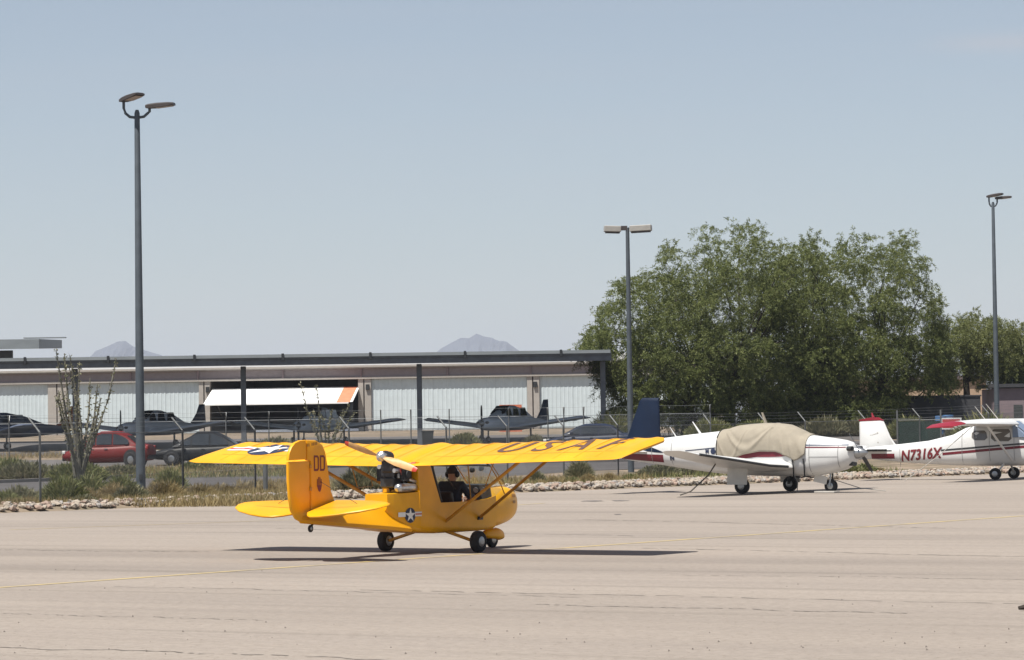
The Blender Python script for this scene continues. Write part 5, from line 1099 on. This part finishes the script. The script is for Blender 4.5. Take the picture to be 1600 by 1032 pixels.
B = [ # u, D, width, height, kind, words
    (98, 82, 1.0, .80, 'bushgreen', 'leafy green bush at the foot of the leftmost fence post'),
    (140, 86, 1.1, .75, 'bushgreen', 'green bush left of the ocotillo foot'),
    (136, 83, .8, .45, 'grassdry', 'dry straw clump between the two leftmost green bushes'),
    (205, 84, .9, .50, 'bushgrey', 'grey-green low bush just left of the big lamp post'),
    (176, 85, .8, .55, 'grassdry', 'dry straw clump below the red car'),
    (188, 88, .9, .72, 'bushgreen', 'green bush close left of the tall lamp post'),
    (255, 86, 1.1, .60, 'grassdry', 'wide dry straw clump right of the tall lamp post'),
    (265, 92, .8, .85, 'bushgreen', 'upright green bush before the second fence post'),
    (310, 88, 1.0, .45, 'grassdry', 'low straw clump right of the second fence post'),
    (345, 90, 1.0, .40, 'grassdry', 'low straw clump under the yellow wing tip'),
    (30, 84, 1.2, .50, 'bushgrey', 'grey-green bush near the left edge of the photo'),
    (5, 82, .9, .40, 'bushgreen', 'low green bush cut by the left edge'),
    (130, 80.5, .8, .30, 'bushgrey', 'small low bush among the rocks below the green one'),
    (380, 92, .8, .35, 'grassdry', 'thin straw clump left of the yellow tail'),
    (418, 94, .7, .35, 'grassdry', 'thin straw clump beside the grey short post'),
    (560, 97, 1.6, .8, 'bushgrey', 'grey-green bush seen under the far yellow wing by the tail boom'),
    (590, 99, 1.8, 1.15, 'bushgreen', 'larger green bush behind the pusher engine'),
    (838, 103, .6, .50, 'bushgrey', 'small grey-green bush right of the yellow nose'),
    (905, 108, .9, .85, 'bushgrey', 'dark upright bush under the yellow right wing'),
    (917, 101, .55, .42, 'grassdry', 'rounded straw tuft in the rocks under the right wing'),
    (951, 103, .5, .40, 'grassdry', 'straw tuft in the rocks nearest the fence post by the navy tail'),
    (865, 101, .5, .32, 'grassdry', 'short straw tuft behind the yellow wing struts'),
    (893, 101.5, .7, .28, 'bushgreen', 'low green tuft in the rocks'),
    (985, 106, .7, .30, 'bushgreen', 'low green tuft below the navy tail'),
    (1030, 118, 2.0, .55, 'bushgrey', 'dark low bush under the tail of the covered airplane'),
    (1090, 120, 1.9, .55, 'bushgrey', 'dark low bush behind the gear door of the covered airplane'),
    (1225, 108, .9, .25, 'bushgreen', 'thin green weeds between the main wheels of the covered airplane'),
    (1330, 108, 1.0, .55, 'bushgreen', 'bright green weeds right of the nose wheel'),
    (1350, 110, 1.1, .50, 'bushgreen', 'bright green weeds under the spinner'),
    (1372, 112, .9, .35, 'grassdry', 'pale weeds below the red and white tail'),
    (1310, 112, .9, .35, 'bushgreen', 'green weeds just behind the nose wheel'),
    (1420, 156, 2.4, 1.3, 'bushgreen', 'tall green shrub behind the tail of the high wing airplane'),
    (1540, 145, 3.4, 2.2, 'bushgreen', 'big green shrub at the foot of the right lamp post'),
    (1575, 146, 2.6, 1.7, 'bushgreen', 'green shrub behind the wing of the high wing airplane'),
    (1505, 150, 2.6, 1.3, 'bushgrey', 'greyish shrub left of the big right shrub'),
    (1180, 160, 3.0, 1.1, 'bushgreen', 'shrub behind the canvas covered airplane'),
    (1110, 160, 2.8, 1.2, 'bushgreen', 'shrub right of the navy fin'),
    (1290, 162, 3.0, 1.2, 'bushgrey', 'greyish shrub above the cowling of the covered airplane'),
    (1350, 162, 2.8, 1.1, 'bushgrey', 'greyish shrub left of the red topped fin'),
    (960, 155, 2.8, 1.9, 'bushgreen', 'green shrub under the drooping branches left of the boxy lamp post'),
    (725, 151.6, 1.8, 1.0, 'bushgreen', 'green bush under the left wing of the right grey airplane'),
    (835, 151.8, 1.4, .8, 'bushgrey', 'bush behind the wheel of the right grey airplane'),
    (430, 151.4, 2.4, .9, 'bushgrey', 'wide low bush before the open hangar bay'),
    (320, 137, 1.0, .45, 'bushgrey', 'small dark bush on the dirt strip right of the lamp post'),
    (298, 135, 1.0, .5, 'bushgreen', 'small green bush on the dirt strip right of the second fence post'),
    (40, 126, 2.2, .9, 'bushgrey', 'grey-green bush across the road at the left'),
    (12, 128, 2.2, 1.0, 'bushgreen', 'green bush across the road at the left edge'),
    (85, 127, 2.0, .7, 'bushgrey', 'grey-green bush across the road, left of the ocotillo'),
    (190, 129, 1.8, .6, 'bushgrey', 'grey-green bush across the road below the red car'),
    (120, 124, 2.2, .9, 'bushgreen', 'green bush across the road behind the ocotillo'),
]
for (u, D, wd, ht, mt, lab) in B:
    bush(lab, u, D, wd * (1.35 if u < 500 else 1.1), ht * (1.2 if u < 500 and D < 100 else 1.05), mt, int(1500 + 1600 * min(2.2, wd * ht)), 'dry_grass_clump' if mt == 'grassdry' else 'bush', 'grass clump' if mt == 'grassdry' else 'bush', thin=.012 if D < 110 and mt == 'grassdry' else .022 if D < 110 else .05, z0=.05 if D < 112 else None)
# loose grass on the dirt behind the rocks
def scatter(name, regions, n, mt, hmin, hmax, wd):
    ps = []
    for (u0, u1, D0, D1, share) in regions:
        k = int(n * share); D = rng.uniform(D0, D1, k); u = rng.uniform(u0, u1, k); cl = rng.uniform(0, 1, k)
        ps.append(np.stack([(u - 800) / F * D, D, np.array([zt(a) for a in D]) ], 1))
    pos = np.concatenate(ps); pos[:, 0] += np.sin(pos[:, 1] * 1.7) * .4; k = len(pos); d = unit(np.stack([rng.normal(size=k) * .35, rng.normal(size=k) * .35, np.ones(k)], 1))
    v, f = blades(k, pos, d, rng.uniform(hmin, hmax, k), np.full(k, wd), .05); o = np_mesh(name, v, f, mt); tag(o, kind='stuff')
scatter('dry_grass', [(-60, 460, 79, 91, .5), (380, 1000, 96, 112, .22), (-60, 500, 126, 139, .16), (0, 1000, 150, 152, .12)], 50000, 'grassdry', .10, .38, .02)
scatter('green_weeds', [(-60, 460, 80, 90, .35), (460, 1000, 97, 108, .2), (-60, 460, 125, 138, .35), (1000, 1400, 112, 120, .1)], 15000, 'bushgreen', .10, .34, .022)
# ocotillo and thin stalk plants
def ocotillo(label, u, D, stalks, seed, tips=True, r0=.06, name='ocotillo'):
    r = random.Random(seed); o = thing(name, label, 'plant', (X(u, D), D, zt(D)))
    pts_l = []
    for (ut, vt) in stalks:
        e = P(ut, vt, D) - Vector((X(u, D), D, zt(D))); e.y = r.uniform(-1.2, 1.2); m1 = Vector((e.x * .28 + r.uniform(-.08, .08), e.y * .3, e.z * .34)); m2 = Vector((e.x * .68 + r.uniform(-.12, .12), e.y * .7, e.z * .7))
        pts = [Vector((r.uniform(-.12, .12), r.uniform(-.1, .1), 0)), m1, m1.lerp(m2, .5) + Vector((r.uniform(-.06, .06), 0, 0)), m2, e]
        MB().tube(pts, [r0, r0 * .85, r0 * .7, r0 * .5, r0 * .25], 6).build('stalk', 'stalk', o, 60)
        for i in range(150):
            t = r.random() ** .8; k = min(int(t * 4), 3); f_ = t * 4 - k; pts_l.append(tuple(pts[k].lerp(pts[k + 1], f_)))
    n_ = len(pts_l); pos = np.array(pts_l) + rng.normal(size=(n_, 3)) * .03
    if tips:
        v, f = blades(n_, pos, unit(rng.normal(size=(n_, 3))), rng.uniform(.05, .14, n_), np.full(n_, .045)); np_mesh('foliage', v, f, 'bushgrey', o)
    return o
ocotillo('tall ocotillo with pale leafy stalks fanning up before the red car', 124, 100, [(92, 548), (98, 552), (112, 556), (120, 565), (176, 560), (88, 610), (152, 600), (160, 622), (148, 650), (96, 620), (136, 590), (104, 570)], 4)
ocotillo('thin bare stalk plant before the open hangar bay', 508, 138, [(470, 600), (497, 602), (488, 640), (520, 640), (535, 640), (548, 632), (505, 650), (530, 655), (556, 645)], 9, r0=.035, name='stalk_plant')

# ------------------------------------------------------------ air
hb = MB(); hb.box((0, 6900, 174), (19000, 14600, 350)); hz = hb.build('haze', 'dirt'); hz.data.materials.clear()
hm = bpy.data.materials.new('haze'); hm.use_nodes = True; hn = hm.node_tree.nodes; hn.remove(hn['Principled BSDF'])
pv = hn.new('ShaderNodeVolumePrincipled'); pv.inputs['Color'].default_value = (.66, .74, .90, 1); pv.inputs['Density'].default_value = .00010; pv.inputs['Anisotropy'].default_value = .2
hm.node_tree.links.new(pv.outputs[0], hn['Material Output'].inputs['Volume']); hz.data.materials.append(hm); tag(hz, kind='stuff')
